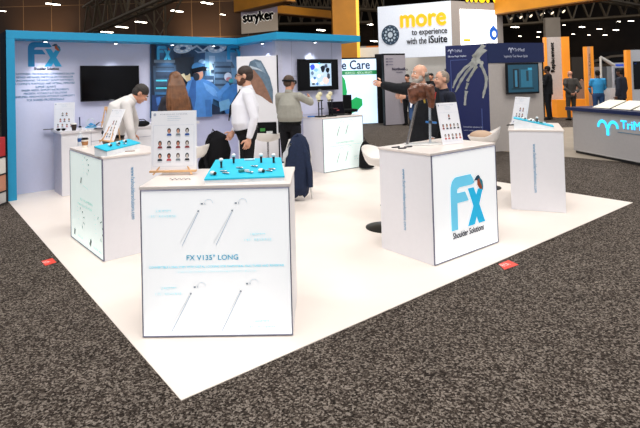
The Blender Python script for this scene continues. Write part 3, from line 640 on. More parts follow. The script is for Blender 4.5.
m = MB(Matrix.Translation((0,.11,.018)) @ Matrix.Rotation(-.3,4,'X')); m.bb((-.155,-.002,.015), (.155,0,.225), K('15131a', .15)); m.bb((.0,-.003,.06), (.05,-.002,.075), K('a03838', emit=.3)); m.bb((-.08,-.003,.1), (.03,-.002,.11), K('5c2f36', emit=.3)); m.build('screen', t)
pq = bw(4.64,4.64,HC); m = MB(); m.bb((-.1,-.03,0), (.1,.03,.02), K('1f6fc0', .5)); tag(m.build('document_folder', None, .002, loc=pq), 'bright blue case on the counter beside the headset man', 'case')
bpy.data.objects[-1] if False else None

# ------------------------------------------------------------------ stools
def stool(label, x, y, yaw, sh, shellm, backh=.22, cushion=None):
    t = thing('bar_stool', label, 'stool', (x, y, .006), yaw, 'white bar stools')
    m = MB(); m.lathe([(.21,0),(.21,.008),(.16,.016),(.03,.03),(.028,.05)], K('15140f', .3), n=32); m.build('base_disc', t)
    m = MB(); m.lathe([(.024,.03),(.024,sh*.55),(.017,sh*.55),(.017,sh-.04)], chrome, n=16); m.build('column', t)
    m = MB(); m.tube([(0,0,sh*.36),(.11,-.02,sh*.36),(.13,-.12,sh*.36),(0,-.17,sh*.36),(-.13,-.12,sh*.36),(-.11,-.02,sh*.36),(0,0,sh*.36)], .008, chrome, 6); m.build('footrest', t)
    # shell: seat bowl rising to a wrap-around back at +y
    n, k = 28, 7; vs = []
    for layer in (0, 1):
        for i in range(k+1):
            r = i/k
            for j in range(n):
                a = 2*PI*j/n; rise = max(0, math.sin(a))**1.3*backh*max(0, (r-.62)/.38)**1.1 + .05*max(0,(r-.6)/.4)
                R_ = .20*min(1, r/.75)**.8 + .03*max(0,(r-.75)/.25)
                vs.append((R_*math.cos(a)*1.02, R_*math.sin(a), sh - .05*(1-r)**.5*.3 + rise - layer*.014 - (.05*(1-r) if layer else 0)))
    N = (k+1)*n; fs = []
    for i in range(k):
        for j in range(n):
            q = (i*n+j, i*n+(j+1) % n, (i+1)*n+(j+1) % n, (i+1)*n+j); fs.append(q[::-1] if False else (q[0],q[3],q[2],q[1])[::-1]); fs.append(tuple(N+x_ for x_ in q))
    for j in range(n): fs.append((k*n+j, k*n+(j+1) % n, N+k*n+(j+1) % n, N+k*n+j))
    m = MB(); m.add(vs, fs, shellm, True); o = m.build('seat_shell', t)
    if cushion:
        m = MB(); m.ell((0,-.04,sh+.04), (.19,.17,.085), cushion); m.build('cushion', t)
    return t
shell = mat('stool_shell', 'efebe6', .3, var=.01)
s1 = atz(385,228,0); stool('white bar stool half hidden behind the kingfisher counter, black round base showing', s1.x, s1.y, .9, .74, shell, .10)
s2 = atz(486,188,0); stool('white bar stool with beige seat between the kingfisher and rightmost counters', s2.x, s2.y, -1.9, .71, shell, .13, K('b79a82', .7))
s3 = atY(190,150,6.05); stool('white bar stool behind the nearest counter, black backpack hung on it', s3.x, s3.y, -1.9, .80, shell, .06)
s4 = atY(268,150,8.3); stool('white bar stool in front of the shoulder banner', s4.x, s4.y, 2.8, .72, shell, .04)
s5 = atY(296,165,7.15)
t = thing('side_chair', 'white four legged chair carrying the navy jacket', 'chair', (s5.x, s5.y, .006), .15)
m = MB(); m.tube([(0,-.2,.44),(0,0,.43),(0,.2,.44)], [(.19,.012),(.21,.014),(.2,.012)], shell, 16, lat=(1,0,0)); m.build('seat', t)
m = MB(); m.tube([(0,-.19,.44),(0,-.22,.62),(0,-.24,.84)], [(.19,.012),(.19,.012),(.12,.012)], shell, 16, lat=(1,0,0)); m.build('backrest', t)
for sx in (-1, 1):
    for sy in (-1, 1):
        m = MB(); m.tube([(sx*.19,sy*.19,0),(sx*.15,sy*.15,.43)], [.012,.015], shell, 8); m.build('leg', t)
# black laptop case standing on stool 4
p = V((s4.x-.02, s4.y, .73)); t = thing('laptop_case', 'black equipment case resting on the bar stool in front of the shoulder banner', 'case', p, .1)
m = MB(); m.bb((-.17,-.05,.02), (.17,.07,.24), blackf); m.build('body', t, .01)
m = MB(); m.bb((-.1,-.056,.1), (-.02,-.05,.15), K('3f8f3f', .5)); m.bb((.0,-.056,.06), (.1,-.05,.1), K('e0e0e0', .5)); m.build('patch', t)
# backpack on stool 3
p = atY(207,172,5.35); t = thing('backpack', 'black backpack slung over the bar stool behind the nearest counter', 'bag', (s3.x+.22, s3.y+.29, .52), .25)
m = MB()
m.tube([(.0,0,0),(.02,0,.12),(.06,0,.28),(.04,0,.42),(.0,0,.50)], [(.11,.17),(.13,.18),(.12,.17),(.09,.14),(.03,.06)], blackf, 14, lat=(0,1,0))
m.ell((-.09,-.02,.10), (.10,.10,.12), blackf); m.ell((.09,-.02,.2), (.06,.11,.13), blackf)
remesh(m, 'main_pocket', t, .012, 3, blackf)
m = MB(); m.tube([(-.04,-.13,.45),(-.09,-.17,.36),(-.11,-.17,.2),(-.08,-.14,.06)], .018, K('1c1c20', .8), 8); m.build('strap', t)
m = MB(); m.tube([(-.02,-.05,.48),(0,-.05,.54),(.05,-.02,.48)], .01, K('1c1c20', .8), 8); m.build('handle', t)
# navy jacket
t = thing('navy_jacket', 'navy suit jacket draped over a white chair, right of the nearest counter', 'jacket', (s5.x+.02, s5.y-.24, .075), 0)
nav = mat('navy_wool', '11213f', .85, var=.15, scale=30, bump=.3)
n = 26; prof = [(.00,.145,.09),(.13,.165,.10),(.32,.175,.11),(.52,.17,.11),(.68,.14,.10),(.79,.09,.08),(.84,.03,.04)]
vs = []; 
for z, rx, ry in prof:
    for j in range(n):
        a = 2*PI*j/n; w_ = 1+.07*math.sin(5*a+z*3)+.05*math.sin(9*a-z*5); lean = .06*(z-.3)
        vs.append((rx*w_*math.cos(a)+lean+(.015*math.sin(3*a) if z < .05 else 0), ry*w_*math.sin(a), z+(.03*math.sin(4*a) if z < .05 else 0)))
fs = [(i*n+j, i*n+(j+1) % n, (i+1)*n+(j+1) % n, (i+1)*n+j) for i in range(len(prof)-1) for j in range(n)] + [tuple(len(prof)*n-n+j for j in range(n))]
m = MB(); m.add(vs, fs, nav, True); o = m.build('jacket_body', t); sf = o.modifiers.new('s','SOLIDIFY'); sf.thickness = .008
m = MB(); m.tube([(.06,-.05,.74),(.13,-.06,.55),(.17,-.06,.32),(.175,-.05,.12)], [.035,.045,.042,.036], nav, 12); m.build('sleeve', t)
m = MB(); m.tube([(-.08,-.08,.72),(-.15,-.09,.58),(-.19,-.08,.48)], [(.02,.006),(.035,.006),(.01,.004)], K('c9ccd2', .6), 10); m.build('lining', t)
m = MB(); m.tube([(-.03,-.03,.80),(.02,-.05,.83),(.07,-.02,.80)], [.02,.024,.02], nav, 10); m.build('collar', t)
# black bag behind counter E / near white stool
p = atz(364,170,0); t = thing('duffel_bag', 'black bag standing on the flooring beside the far lit counter', 'bag', (p.x+.06,p.y+.1,.006), .4)
m = MB(); m.tube([(0,0,.02),(0,0,.25),(-.01,0,.42),(-.03,0,.5)], [(.15,.12),(.14,.11),(.10,.08),(.03,.03)], blackf, 14, lat=(1,0,0)); remesh(m, 'body', t, .014, 3, blackf)
m = MB(); m.tube([(-.06,0,.46),(-.03,0,.56),(.02,0,.46)], .01, black, 8); m.build('handle', t)

# ------------------------------------------------------------------ people
skin = mat('skin', 'c98f74', .5, var=.08, scale=30); skin2 = mat('skin_light', 'd6a288', .5, var=.06, scale=30)
skin3 = mat('skin_dark', '5d3c2c', .5, var=.08)
def hand(mb, wr, d, nrm, side, s=1, curl=.5, L=1.0):
    """palm and five fingers; d = direction of hand, nrm = palm normal (fingers curl towards it), side=+1 thumb on +x of (d x nrm)"""
    d = V(d).normalized(); nrm = V(nrm); nrm = (nrm - d*nrm.dot(d)).normalized(); x = d.cross(nrm)*side
    pc = V(wr) + d*.045*s
    mb.tube([V(wr)-d*.01*s, V(wr)+d*.02*s, pc, V(wr)+d*.085*s], [(.022*s,.018*s),(.032*s,.016*s),(.041*s,.015*s),(.038*s,.012*s)], None, 10, lat=x)
    for i, (off, ln) in enumerate(((.030,.070),(.010,.080),(-.011,.075),(-.030,.058))):
        b = V(wr) + d*.08*s + x*off*s; dd = d; pts = [b-d*.01*s]; 
        for k in range(3):
            a = curl*(k+.6)*.55; q = (d*math.cos(a) + nrm*math.sin(a)).normalized(); pts.append(pts[-1] + q*ln*s*[.42,.32,.26][k])
        mb.tube(pts, [.0095*s,.009*s,.008*s,.006*s], None, 8)
    b = V(wr) + d*.025*s + x*.03*s; q1 = (d*.6 + x*.75 + nrm*.25).normalized(); q2 = (d*.85 + x*.25 + nrm*.4).normalized()
    mb.tube([b-x*.01*s, b+q1*.035*s, b+q1*.035*s+q2*.04*s], [.013*s,.011*s,.008*s], None, 8)
def person(label, u, Y, rz, h, skinm, shirt, pants, shoe, J=None, hyaw=0, hpit=0, hair=None, jacket=None, tie=None, beard=None, glasses=None, visor=None, belt=None, bulk=1, dense=True, hand_curl=.6, hands=None, x=None, extra=None):
    px = atY(u, 85, Y).x if x is None else x
    t = thing('person', label, 'person', (px, Y, .006 if px*0 == 0 else 0), rz)
    if not dense: t.location.z = 0
    s = h/1.75
    D = dict(hip=(0,0,.95), waist=(0,.0,1.08), chest=(0,.0,1.28), nb=(0,-.015,1.47), head=(0,.02,1.632),
             shL=(-.18,-.01,1.41), elL=(-.235,-.03,1.12), wrL=(-.22,.05,.88), shR=(.18,-.01,1.41), elR=(.235,-.03,1.12), wrR=(.22,.05,.88),
             hpL=(-.09,0,.92), knL=(-.10,.02,.50), anL=(-.10,-.02,.09), hpR=(.09,0,.92), knR=(.10,.02,.50), anR=(.10,-.02,.09))
    if J: D.update(J)
    D = {k: V(v)*s for k, v in D.items()}
    lat = (D['shR']-D['shL']).normalized(); b_ = bulk
    HR = Matrix.Rotation(hyaw, 3, 'Z') @ Matrix.Rotation(hpit, 3, 'X'); hd = D['head']
    hp = lambda p: hd + HR @ (V(p)*s)
    vox = .009 if dense else .014
    # body
    B = MB(); sk = skinm
    B.tube([D['hip']-V((0,0,.06*s)), D['hip'], D['waist'], D['chest'], D['nb']-(D['nb']-D['chest'])*.15, D['nb']], [(.10*s,.08*s),(.155*s,.10*s),(.14*s*b_,.10*s*b_),(.165*s,.11*s*b_),(.12*s,.075*s),(.055*s,.055*s)], sk, 16, lat=lat)
    B.tube([D['nb']-(hd-D['nb'])*.25, D['nb'], hp((0,-.015,-.06))], [.055*s,.055*s,.052*s], sk, 12)
    for q in 'LR':
        B.tube([D['sh'+q], D['sh'+q].lerp(D['el'+q],.5), D['el'+q], D['el'+q].lerp(D['wr'+q],.4), D['wr'+q]], [.05*s,.045*s,.038*s,.036*s,.025*s], sk, 10)
        B.ell(D['sh'+q], (.055*s,)*3, sk); B.tube([D['nb'].lerp(D['sh'+q],.3)-V((0,0,.03*s)), D['sh'+q]], [.05*s,.05*s], sk, 10)
        B.tube([D['hp'+q], D['kn'+q], D['kn'+q].lerp(D['an'+q],.35), D['an'+q]], [.08*s,.052*s,.054*s,.036*s], sk, 10)
        f0 = D['an'+q]; B.tube([f0+V((0,-.04*s,-.04*s)), f0+V((0,.06*s,-.05*s)), f0+V((0,.17*s,-.065*s))], [.035*s,.036*s,.024*s], sk, 10)
    B.ell(hp((0,-.012,.022)), (.074*s,.094*s,.088*s), sk, HR); B.ell(hp((0,.03,-.035)), (.058*s,.062*s,.078*s), sk, HR); B.ell(hp((0,.045,-.088)), (.036*s,.042*s,.028*s), sk, HR)
    B.tube([hp((0,.083,.015)), hp((0,.108,-.022)), hp((0,.09,-.032))], [.009*s,.015*s,.012*s], sk, 8)
    for sx in (-1, 1): B.ell(hp((sx*.075,-.008,-.012)), (.011*s,.02*s,.032*s), sk, HR); B.ell(hp((sx*.032,.075,-.03)), (.02*s,.018*s,.02*s), sk, HR)
    X = MB(); hcs = hands or {}
    for q, sg in (('L', -1), ('R', 1)):
        fd = (D['wr'+q]-D['el'+q]).normalized(); nr, sd = hcs.get(q, ((-sg*.9,.3,0), sg if True else 1))
        hand(X, D['wr'+q]-fd*.008, fd, nr, sd, s, hand_curl)
    remesh(B, 'body', t, vox, 3, skinm, X)
    if dense:
        for sx in (-1, 1):
            m = MB(); m.ell(hp((sx*.031,.083,.004)), (.013*s,.009*s,.008*s), K('efe9e4', .2), HR); m.ell(hp((sx*.031,.0905,.004)), (.006*s,.003*s,.006*s), K('2c1c14', .2), HR); m.build('eye', t)
            m = MB(); m.tube([hp((sx*.014,.092,.022)), hp((sx*.034,.09,.027)), hp((sx*.052,.078,.021))], .005*s, K(hair[1] if hair else '4a3a30', .8), 6); m.build('eyebrow', t)
        m = MB(); m.ell(hp((0,.088,-.060)), (.022*s,.009*s,.0055*s), K('a8605a', .4), HR); m.build('lips', t)
    # shirt
    def top(name, mm, e, low, neck=True, sleeve=.96, fit=1):
        T = MB(); dn = (D['hip']-D['waist']).normalized()
        T.tube([D['hip']+dn*low*s, D['hip'], D['waist'], D['chest'], D['nb']-(D['nb']-D['chest'])*.22, D['nb']+(D['nb']-D['chest'])*.05], [((.16+e)*s*fit,(.115+e)*s*fit),((.165+e)*s,(.12+e)*s),((.16+e)*s*b_,(.12+e)*s*b_),((.18+e)*s,(.128+e)*s*b_),((.13+e)*s,(.088+e)*s),((.062+e)*s,(.062+e)*s)], mm, 18, lat=lat)
        for q in 'LR':
            w = D['el'+q].lerp(D['wr'+q], sleeve); mid = D['el'+q].lerp(D['wr'+q], .5)
            T.tube([D['sh'+q], D['sh'+q].lerp(D['el'+q],.5), D['el'+q], mid, w], [(.064+e)*s,(.06+e)*s,(.052+e)*s,(.046+e)*s,(.036+e)*s], mm, 12)
            T.ell(D['sh'+q], ((.066+e)*s,)*3, mm); T.tube([D['nb'].lerp(D['sh'+q],.25)-V((0,0,.035*s)), D['sh'+q]-V((0,0,.005))], [(.06+e)*s,(.06+e)*s], mm, 10)
        return remesh(T, name, t, .011 if dense else .016, 3, mm)
    sh_ = top('shirt', shirt, 0, .04)
    if dense:
        m = MB(); a = D['nb']; dn = (hd-D['nb']).normalized(); m.tube([a-dn*.005*s, a+dn*.04*s], [.068*s,.06*s], shirt, 16, cap=False); m.build('collar', t)
    if jacket:
        top('jacket', jacket, .014, .14, sleeve=.93, fit=1.08)
        # white shirt V and lapels
        up = (D['nb']-D['waist']).normalized(); fw = lat.cross(up)*-1; fw = up.cross(lat)*1
        c = D['chest']
        def fp(a, z, o): return D['waist'].lerp(D['nb'], z) + lat*a*s + fw*o*s
        m = MB(); ax = [(-.055,.98,.075),(.055,.98,.075),(.045,.72,.128),(.008,.38,.158),(-.008,.38,.158),(-.045,.72,.128)]
        m.slab([fp(*q) for q in ax], fw*.02*s, shirt); m.build('shirt_front', t)
        for sx in (-1, 1):
            m = MB(); P = [fp(sx*.055,1.0,.085), fp(sx*.09,.93,.085), fp(sx*.105,.75,.125), fp(sx*.012,.36,.168), fp(sx*.05,.72,.142)]
            m.slab(P if sx > 0 else P[::-1], fw*.012*s, jacket); m.build('lapel', t)
    if tie:
        up = (D['nb']-D['waist']).normalized(); fw = up.cross(lat)
        o0 = .03 if jacket else 0
        def fp(a, z, o): return D['waist'].lerp(D['nb'], z) + lat*a*s + fw*(o+o0)*s
        m = MB(); P = [fp(-.016,.98,.08), fp(.016,.98,.08), fp(.013,.93,.085), fp(.028,.45,.135*b_), fp(.03,.08,.135*b_), fp(0,.0,.135*b_), fp(-.03,.08,.135*b_), fp(-.028,.45,.135*b_), fp(-.013,.93,.085)]
        m.slab(P, fw*.014*s, tie); m.build('tie', t)
    # trousers
    T = MB()
    T.tube([D['hip']-V((0,0,.09*s)), D['hip']-V((0,0,.02*s)), D['hip']+(D['waist']-D['hip'])*.55], [(.12*s,.10*s),(.172*s,.125*s),(.158*s*b_**.5,.118*s*b_**.5)], pants, 16, lat=lat)
    for q in 'LR':
        T.tube([D['hp'+q]+V((0,0,.02)), D['hp'+q].lerp(D['kn'+q],.4), D['kn'+q], D['kn'+q].lerp(D['an'+q],.5), D['an'+q]-V((0,0,.03*s))], [.098*s,.086*s,.069*s,.062*s,.058*s], pants, 12)
    remesh(T, 'trousers', t, .012 if dense else .016, 3, pants)
    for q in 'LR':
        f0 = D['an'+q]; m = MB(); m.tube([f0+V((0,-.065*s,-.05*s)), f0+V((0,-.02*s,-.035*s)), f0+V((0,.06*s,-.045*s)), f0+V((0,.15*s,-.055*s)), f0+V((0,.20*s,-.065*s))], [(.028*s,.036*s),(.045*s,.045*s),(.042*s,.042*s),(.034*s,.044*s),(.016*s,.026*s)], shoe, 12, lat=(0,0,1)); m.build('shoe', t)
    if belt:
        m = MB(); a = D['hip'].lerp(D['waist'], .35); dn = (D['waist']-D['hip']).normalized(); m.tube([a-dn*.018*s, a+dn*.018*s], [(.17*s*b_**.4,.128*s*b_**.4)]*2, belt, 24, lat=lat); m.build('belt', t)
    if hair:
        kind, hc = hair; hm = mat('hair_'+hc, hc, .5 if kind == 'long' else .6, var=.3 if kind == 'long' else .35, scale=14 if kind == 'long' else 90, bump=.4); T = MB()
        if kind == 'short':
            T.ell(hp((0,-.018,.034)), (.081*s,.097*s,.086*s), hm, HR); T.ell(hp((0,-.045,-.01)), (.074*s,.066*s,.07*s), hm, HR)
        elif kind == 'bald':
            T.ell(hp((0,-.05,-.005)), (.079*s,.062*s,.045*s), hm, HR)
        elif kind == 'buzz':
            T.ell(hp((0,-.02,.028)), (.0765*s,.0925*s,.085*s), hm, HR); T.ell(hp((0,-.045,-.01)), (.072*s,.062*s,.06*s), hm, HR)
        elif kind == 'long':
            T.ell(hp((0,-.018,.034)), (.086*s,.103*s,.09*s), hm, HR)
            T.tube([hp((0,-.04,.05)), hp((0,-.06,-.05)), hp((.005,-.085,-.18)), hp((.015,-.105,-.32)), hp((.03,-.11,-.42)), hp((.03,-.10,-.50))], [(.08*s,.07*s),(.11*s,.075*s),(.138*s,.07*s),(.155*s,.058*s),(.15*s,.048*s),(.10*s,.03*s)], hm, 16, lat=(1,0,0))
            for k in range(9):
                a = -.1+.025*k; T.tube([hp((a*.6,-.09,.06)), hp((a,-.13,-.08)), hp((a*1.15+.01*math.sin(k),-.155,-.25)), hp((a*1.2+.02,-.155,-.44))], [.014*s,.016*s,.014*s,.008*s], hm, 6)
        remesh(T, 'hair', t, .008 if dense else .012, 1, hm)
    if beard:
        hm = K(beard, .8); T = MB(); T.ell(hp((0,.045,-.078)), (.052*s,.052*s,.042*s), hm, HR); T.ell(hp((0,.082,-.048)), (.03*s,.016*s,.009*s), hm, HR)
        for sx in (-1, 1): T.ell(hp((sx*.052,.015,-.055)), (.014*s,.035*s,.04*s), hm, HR)
        remesh(T, 'beard', t, .007, 1, hm)
    if glasses:
        m = MB()
        for sx in (-1, 1):
            m.tube([hp((sx*.031+.02*math.cos(a), .100, .002+.015*math.sin(a))) for a in [2*PI*k/12 for k in range(13)]], .0022*s, glasses, 5)
            m.tube([hp((sx*.052,.098,.006)), hp((sx*.078,.0,.006))], .0028*s, glasses, 5)
        m.tube([hp((-.011,.101,.004)), hp((.011,.101,.004))], .0025*s, glasses, 5); m.build('glasses', t)
    if visor:
        m = MB(); pts = [hp((.092*math.sin(a), -.01+.112*math.cos(a), .022)) for a in [2*PI*k/28 for k in range(29)]]
        m.tube(pts, [(.016*s,.012*s)]*29, visor, 8, lat=(0,0,1)); m.build('headband', t)
        m = MB(); pts = [hp((.10*math.sin(a), .0+.118*math.cos(a), .008)) for a in [-1.05+.15*k for k in range(15)]]
        m.tube(pts, [(.027*s,.006*s)]*15, K('101014', .15), 8, lat=(0,0,1)); m.build('visor', t)
    return t
sh_white = mat('white_shirt', 'e6e6ee', .8, var=.03, scale=12, bump=.2); sh_white2 = mat('cream_shirt', 'dad6d4', .8, var=.04, scale=12, bump=.2)
sh_grey = mat('olive_grey_shirt', '9b998f', .8, var=.06, scale=16, bump=.2); blk = mat('black_wool', '17171b', .85, var=.2); suit = mat('charcoal_suit', '1b1c20', .85, var=.2)
navy = mat('navy_knit', '12182a', .9, var=.2); khaki = mat('khaki_cloth', '7a6a5c', .85); shoe = mat('shoe_leather', '120f0e', .4)

person('man in white dress shirt, glasses and beard standing in profile by the mural', 246, 6.3, 1.72, 1.84, skin2, sh_white, blk, shoe,
       dict(elL=(-.25,-.08,1.14), wrL=(-.23,-.01,.90), elR=(.23,.02,1.13), wrR=(.13,.17,.95), waist=(0,.03,1.08), chest=(0,.015,1.28)), hyaw=-.1, hpit=-.1, hair=('short','32221b'), tie=K('15161c', .6), beard='5a3a2a', glasses=K('15151a', .4), belt=K('0d0d0d', .4), bulk=1.3)
person('woman with long brown hair seen from behind, standing at the portrait board', 175.5, 6.8, .25, 1.80, skin2, mat('dark_top', '2a2a34', .8), blk, shoe,
       dict(shL=(-.13,-.01,1.37), shR=(.13,-.01,1.37), elR=(.19,.06,1.13), wrR=(.12,.26,1.1), elL=(-.21,.08,1.16), wrL=(-.16,.30,1.3)), hair=('long','6e4526'), hyaw=.1, hpit=-.1)
person('man in olive grey shirt with a black headset visor, reaching towards the bone models', 289, 7.9, -.45, 1.73, skin, sh_grey, blk, shoe,
       dict(elR=(.30,.16,1.30), wrR=(.16,.42,1.36), elL=(-.25,.10,1.16), wrL=(-.08,.34,1.12)), hyaw=-.35, hpit=-.08, hair=('short','4a3628'), visor=K('0b0b0e', .4), belt=K('0d0d0d', .4), bulk=1.35)
person('man in a pale shirt bending forward over the long desk', 114.5, 6.35, -1.3, 1.78, skin, sh_white2, khaki, shoe,
       dict(waist=(0,.0,1.10), chest=(0,.07,1.32), nb=(0,.20,1.43), head=(0,.31,1.50), shL=(-.19,.15,1.37), shR=(.19,.14,1.37), elL=(-.26,.22,1.14), wrL=(-.24,.20,.98), elR=(.25,.19,1.08), wrR=(.20,.23,.82), hip=(0,-.04,.96)), hyaw=0, hpit=-.75, hair=('short','2b2420'), belt=K('0d0d0d', .4), bulk=1.2)
person('older bearded man in a dark suit and blue tie pointing left', 421, 6.2, 2.05, 1.80, skin2, sh_white, suit, shoe,
       dict(elR=(.42,.06,1.46), wrR=(.63,.12,1.51), shR=(.19,0,1.44)), hyaw=-.1, hair=('bald','9a948c'), jacket=suit, tie=K('2a4a78', .6), beard='b0a79e', hand_curl=.35)
person('man with cropped grey hair in a navy sweater behind the brown shoulder model', 443, 6.45, 1.75, 1.72, skin2, navy, blk, shoe,
       dict(elR=(.38,.10,1.36), wrR=(.44,.36,1.40), shR=(.19,0,1.42)), hyaw=.1, hair=('buzz','8a7c70'), hand_curl=.5)
person('man in a long dark suit standing far off beside the orange tower', 548, 18.2, .9, 1.95, skin3, sh_white, suit, shoe, dict(elR=(.24,.06,1.15), wrR=(.12,.28,1.2), elL=(-.24,.06,1.15), wrL=(-.12,.28,1.2)), hair=('short','15100d'), jacket=suit, dense=False)
person('bald man in a grey suit seen from behind, hands held behind his back', 570.5, 17.7, .05, 1.75, skin, sh_white, mat('grey_suit', '37332f', .85), shoe, dict(elR=(.28,-.12,1.12), wrR=(.08,-.17,.98), elL=(-.28,-.12,1.12), wrL=(-.08,-.17,.95)), jacket=mat('grey_suit_cloth', '3f3b37', .85), dense=False)
person('person in a bright blue jacket standing beyond the navy topped counter', 598, 16.5, -.3, 1.74, skin3, mat('blue_coat', '2f93cc', .8), mat('blue_jeans', '20406c', .8), shoe, dict(elR=(.23,.08,1.15), wrR=(.16,.26,1.05), elL=(-.24,.06,1.14), wrL=(-.18,.2,1.0)), hair=('short','17110e'), dense=False)
person('man in a dark navy suit standing nearest the white scanner at far right', 621, 15.8, .6, 1.76, skin3, sh_white, suit, shoe, None, hair=('short','17110e'), jacket=mat('dark_navy_suit', '1a2030', .85), dense=False)
for lab, u, Y, hh in (('dark haired person far away left of the pointing man', 407.5, 17.5, 1.78), ('dark haired person far away between the two talking men', 431.5, 18, 1.8), ('person sitting far off between the orange tower and orange post', 582, 23, 1.45)):
    person(lab, u, Y, 2.4, hh, skin, suit if hh > 1.5 else mat('teal_cloth', '3a6c80', .8), blk, shoe, None, hair=('short','1a1412'), dense=False)

# ------------------------------------------------------------------ navy booth with hand skeleton
nvy = mat('navy_print', '0b1a55', .5, var=.04); nvd = mat('navy_top', '13224f', .4)
gpan = mat('grey_booth_panel', 'b5ada8', .5, var=.03)
ks = 1.0
nb0 = atz(491.3,152.5,0); nb0 = V((nb0.x, nb0.y, 0)); ztop = atY(491.3,43.5,nb0.y).z
dl = atpl(446.5, 50, nb0, V((math.cos(.93), -math.sin(.93), 0)).cross(V((0,0,1))).normalized()) if False else None
def onray(u, P, ang):  # point where pixel column u (at mid height) meets the vertical plane through P along direction ang
    d = V((math.cos(ang), math.sin(ang), 0)); n = V((-d.y, d.x, 0)); return (atpl(u, 95, P, n))
aL = PI - .55      # left face recedes to the left/back
aR = .30
pL = onray(446.8, nb0, aL); pR = onray(543.0, nb0, aR)
wL = (V((pL.x,pL.y,0))-nb0).length; wR = (V((pR.x,pR.y,0))-nb0).length
t = thing('booth_wall', 'navy and grey exhibition booth wall printed with a skeleton hand', 'booth wall', (nb0.x, nb0.y, .009))
uL = V((math.cos(aL), math.sin(aL), 0)); uR = V((math.cos(aR), math.sin(aR), 0)); zt = ztop-.008
m = MB(); nL = V((0,0,1)).cross(uL)*-1; nL = (-uL).cross(V((0,0,1)))
m.slab([uL*wL, V((0,0,0)), V((0,0,zt)), uL*wL+V((0,0,zt))], -nL*.12, nvy); m.build('printed_panel', t)
nR = uR.cross(V((0,0,1)))
m = MB(); m.slab([V((0,0,0)), uR*wR, uR*wR+V((0,0,zt)), V((0,0,zt))], -nR*.12, gpan); m.build('grey_panel', t)
m = MB(); zh = zt-.42
m.slab([V((-.01,0,zh))+nR*.02, uR*(wR+.05)+V((0,0,zh))+nR*.02, uR*(wR+.05)+V((0,0,zt+.01))+nR*.02, V((-.01,0,zt+.01))+nR*.02], -nR*.2, nvd); m.build('header', t)
m = MB(); P = onray(0,nb0,0) if False else None
pf = PF(m, uL*wL, -uL, (0,0,1), wL, zt, .004)
def pxl(u, v):
    n_ = V((-uL.y, uL.x, 0)); q = atpl(u, v, nb0, n_); d = (V((q.x,q.y,0))-nb0).length; return 1-d/wL, 1-(q.z-.008)/zt
def npoly(pts, col, e=0):
    P = [pxl(*p) for p in pts]
    if area(P) < 0: P = P[::-1]
    pf.poly(P, K(col, .5, var=.25, scale=10), e)
def bonepx(pts, rs, col='9a9c98', e=.001):
    for (a, b), (r0, r1) in zip(zip(pts, pts[1:]), zip(rs, rs[1:])):
        d = V((b[0]-a[0], b[1]-a[1])).normalized(); q = V((-d.y, d.x))
        npoly([(a[0]+q.x*r0, a[1]+q.y*r0), ((a[0]+b[0])/2+q.x*(r0+r1)*.38, (a[1]+b[1])/2+q.y*(r0+r1)*.38), (b[0]+q.x*r1, b[1]+q.y*r1), (b[0]+d.x*r1*.4, b[1]+d.y*r1*.4), (b[0]-q.x*r1, b[1]-q.y*r1), ((a[0]+b[0])/2-q.x*(r0+r1)*.38, (a[1]+b[1])/2-q.y*(r0+r1)*.38), (a[0]-q.x*r0, a[1]-q.y*r0)], col, e)
bonepx([(490,45.5),(482,52),(476,58.5)], [3.2,2.2,3.4], '9c9e9a'); bonepx([(484,45),(478,51),(473.5,57)], [2.4,1.6,2.2], '9b9d98')
for cx_, cy_, r in ((474,60,2.6),(478,61,2.8),(481.5,63,2.2),(475.5,64,2.2)):
    npoly([(cx_+r*math.cos(a), cy_+r*math.sin(a)) for a in [2*PI*k/10 for k in range(10)]], 'a6a8a3', .002)
bonepx([(473,62),(465,68),(459,75),(455,82),(453,88)], [2.0,1.5,1.7,1.3,.8], e=.003)
bonepx([(474,64),(467,72),(461.5,80),(458,87),(455.5,92)], [2.0,1.5,1.6,1.2,.7], '8e908d', .004)
bonepx([(476.5,66),(471,75),(467.5,81)], [1.9,1.4,1.6], '94968f', .005); bonepx([(468,83),(466,89)], [1.5,1.0], '94968f', .005); bonepx([(466.5,91),(465.5,97),(465,105)], [1.9,1.2,1.3], '9c9e9a', .005)
bonepx([(481,65),(484,71),(486.5,78),(486,86),(484,93),(483,98)], [1.9,1.5,1.8,1.4,1.5,.7], '9c9e9a', .006)
m.build('hand_print', t)
m = MB(); pf = PF(m, uL*wL, -uL, (0,0,1), wL, zt, .004); wt = K('c9cfe4', .5)
x0, y0 = pxl(448.5,51.5); x1, y1 = pxl(453,48); 
def trimed_mark(f, m_, t1=.12):
    n = 8
    for (cx_, w_) in ((.25,.25),(.75,.25)):
        for k in range(n):
            a0 = PI*k/n; a1 = PI*(k+1)/n
            f.poly([(cx_-w_*math.cos(a0), .5-.5*math.sin(a0)), (cx_-w_*math.cos(a1), .5-.5*math.sin(a1)), (cx_-(w_-t1)*math.cos(a1), .52-.32*math.sin(a1)), (cx_-(w_-t1)*math.cos(a0), .52-.32*math.sin(a0))][::-1], m_)
    f.rect(.43,.35,.56,1.0, m_)
trimed_mark(pf.sub(.06,.035,.20,.075), wt); pf.text('TriMed', .22,.04,.40,.065, wt); pf.text('Silicone Finger Implant', .06,.095,.50,.115, wt, bold=.002)
pf.text('Innovative solutions for', .38,.765,.84,.78, wt); pf.text('joint replacement', .38,.80,.78,.812, wt); lnm = K('4c5c98', .5)
pf.line(.12,.14,.12,.60,.012,lnm); pf.line(.12,.14,.52,.14,.012,lnm); pf.line(.82,.60,.82,.99,.015,lnm)
m.build('lettering', t)
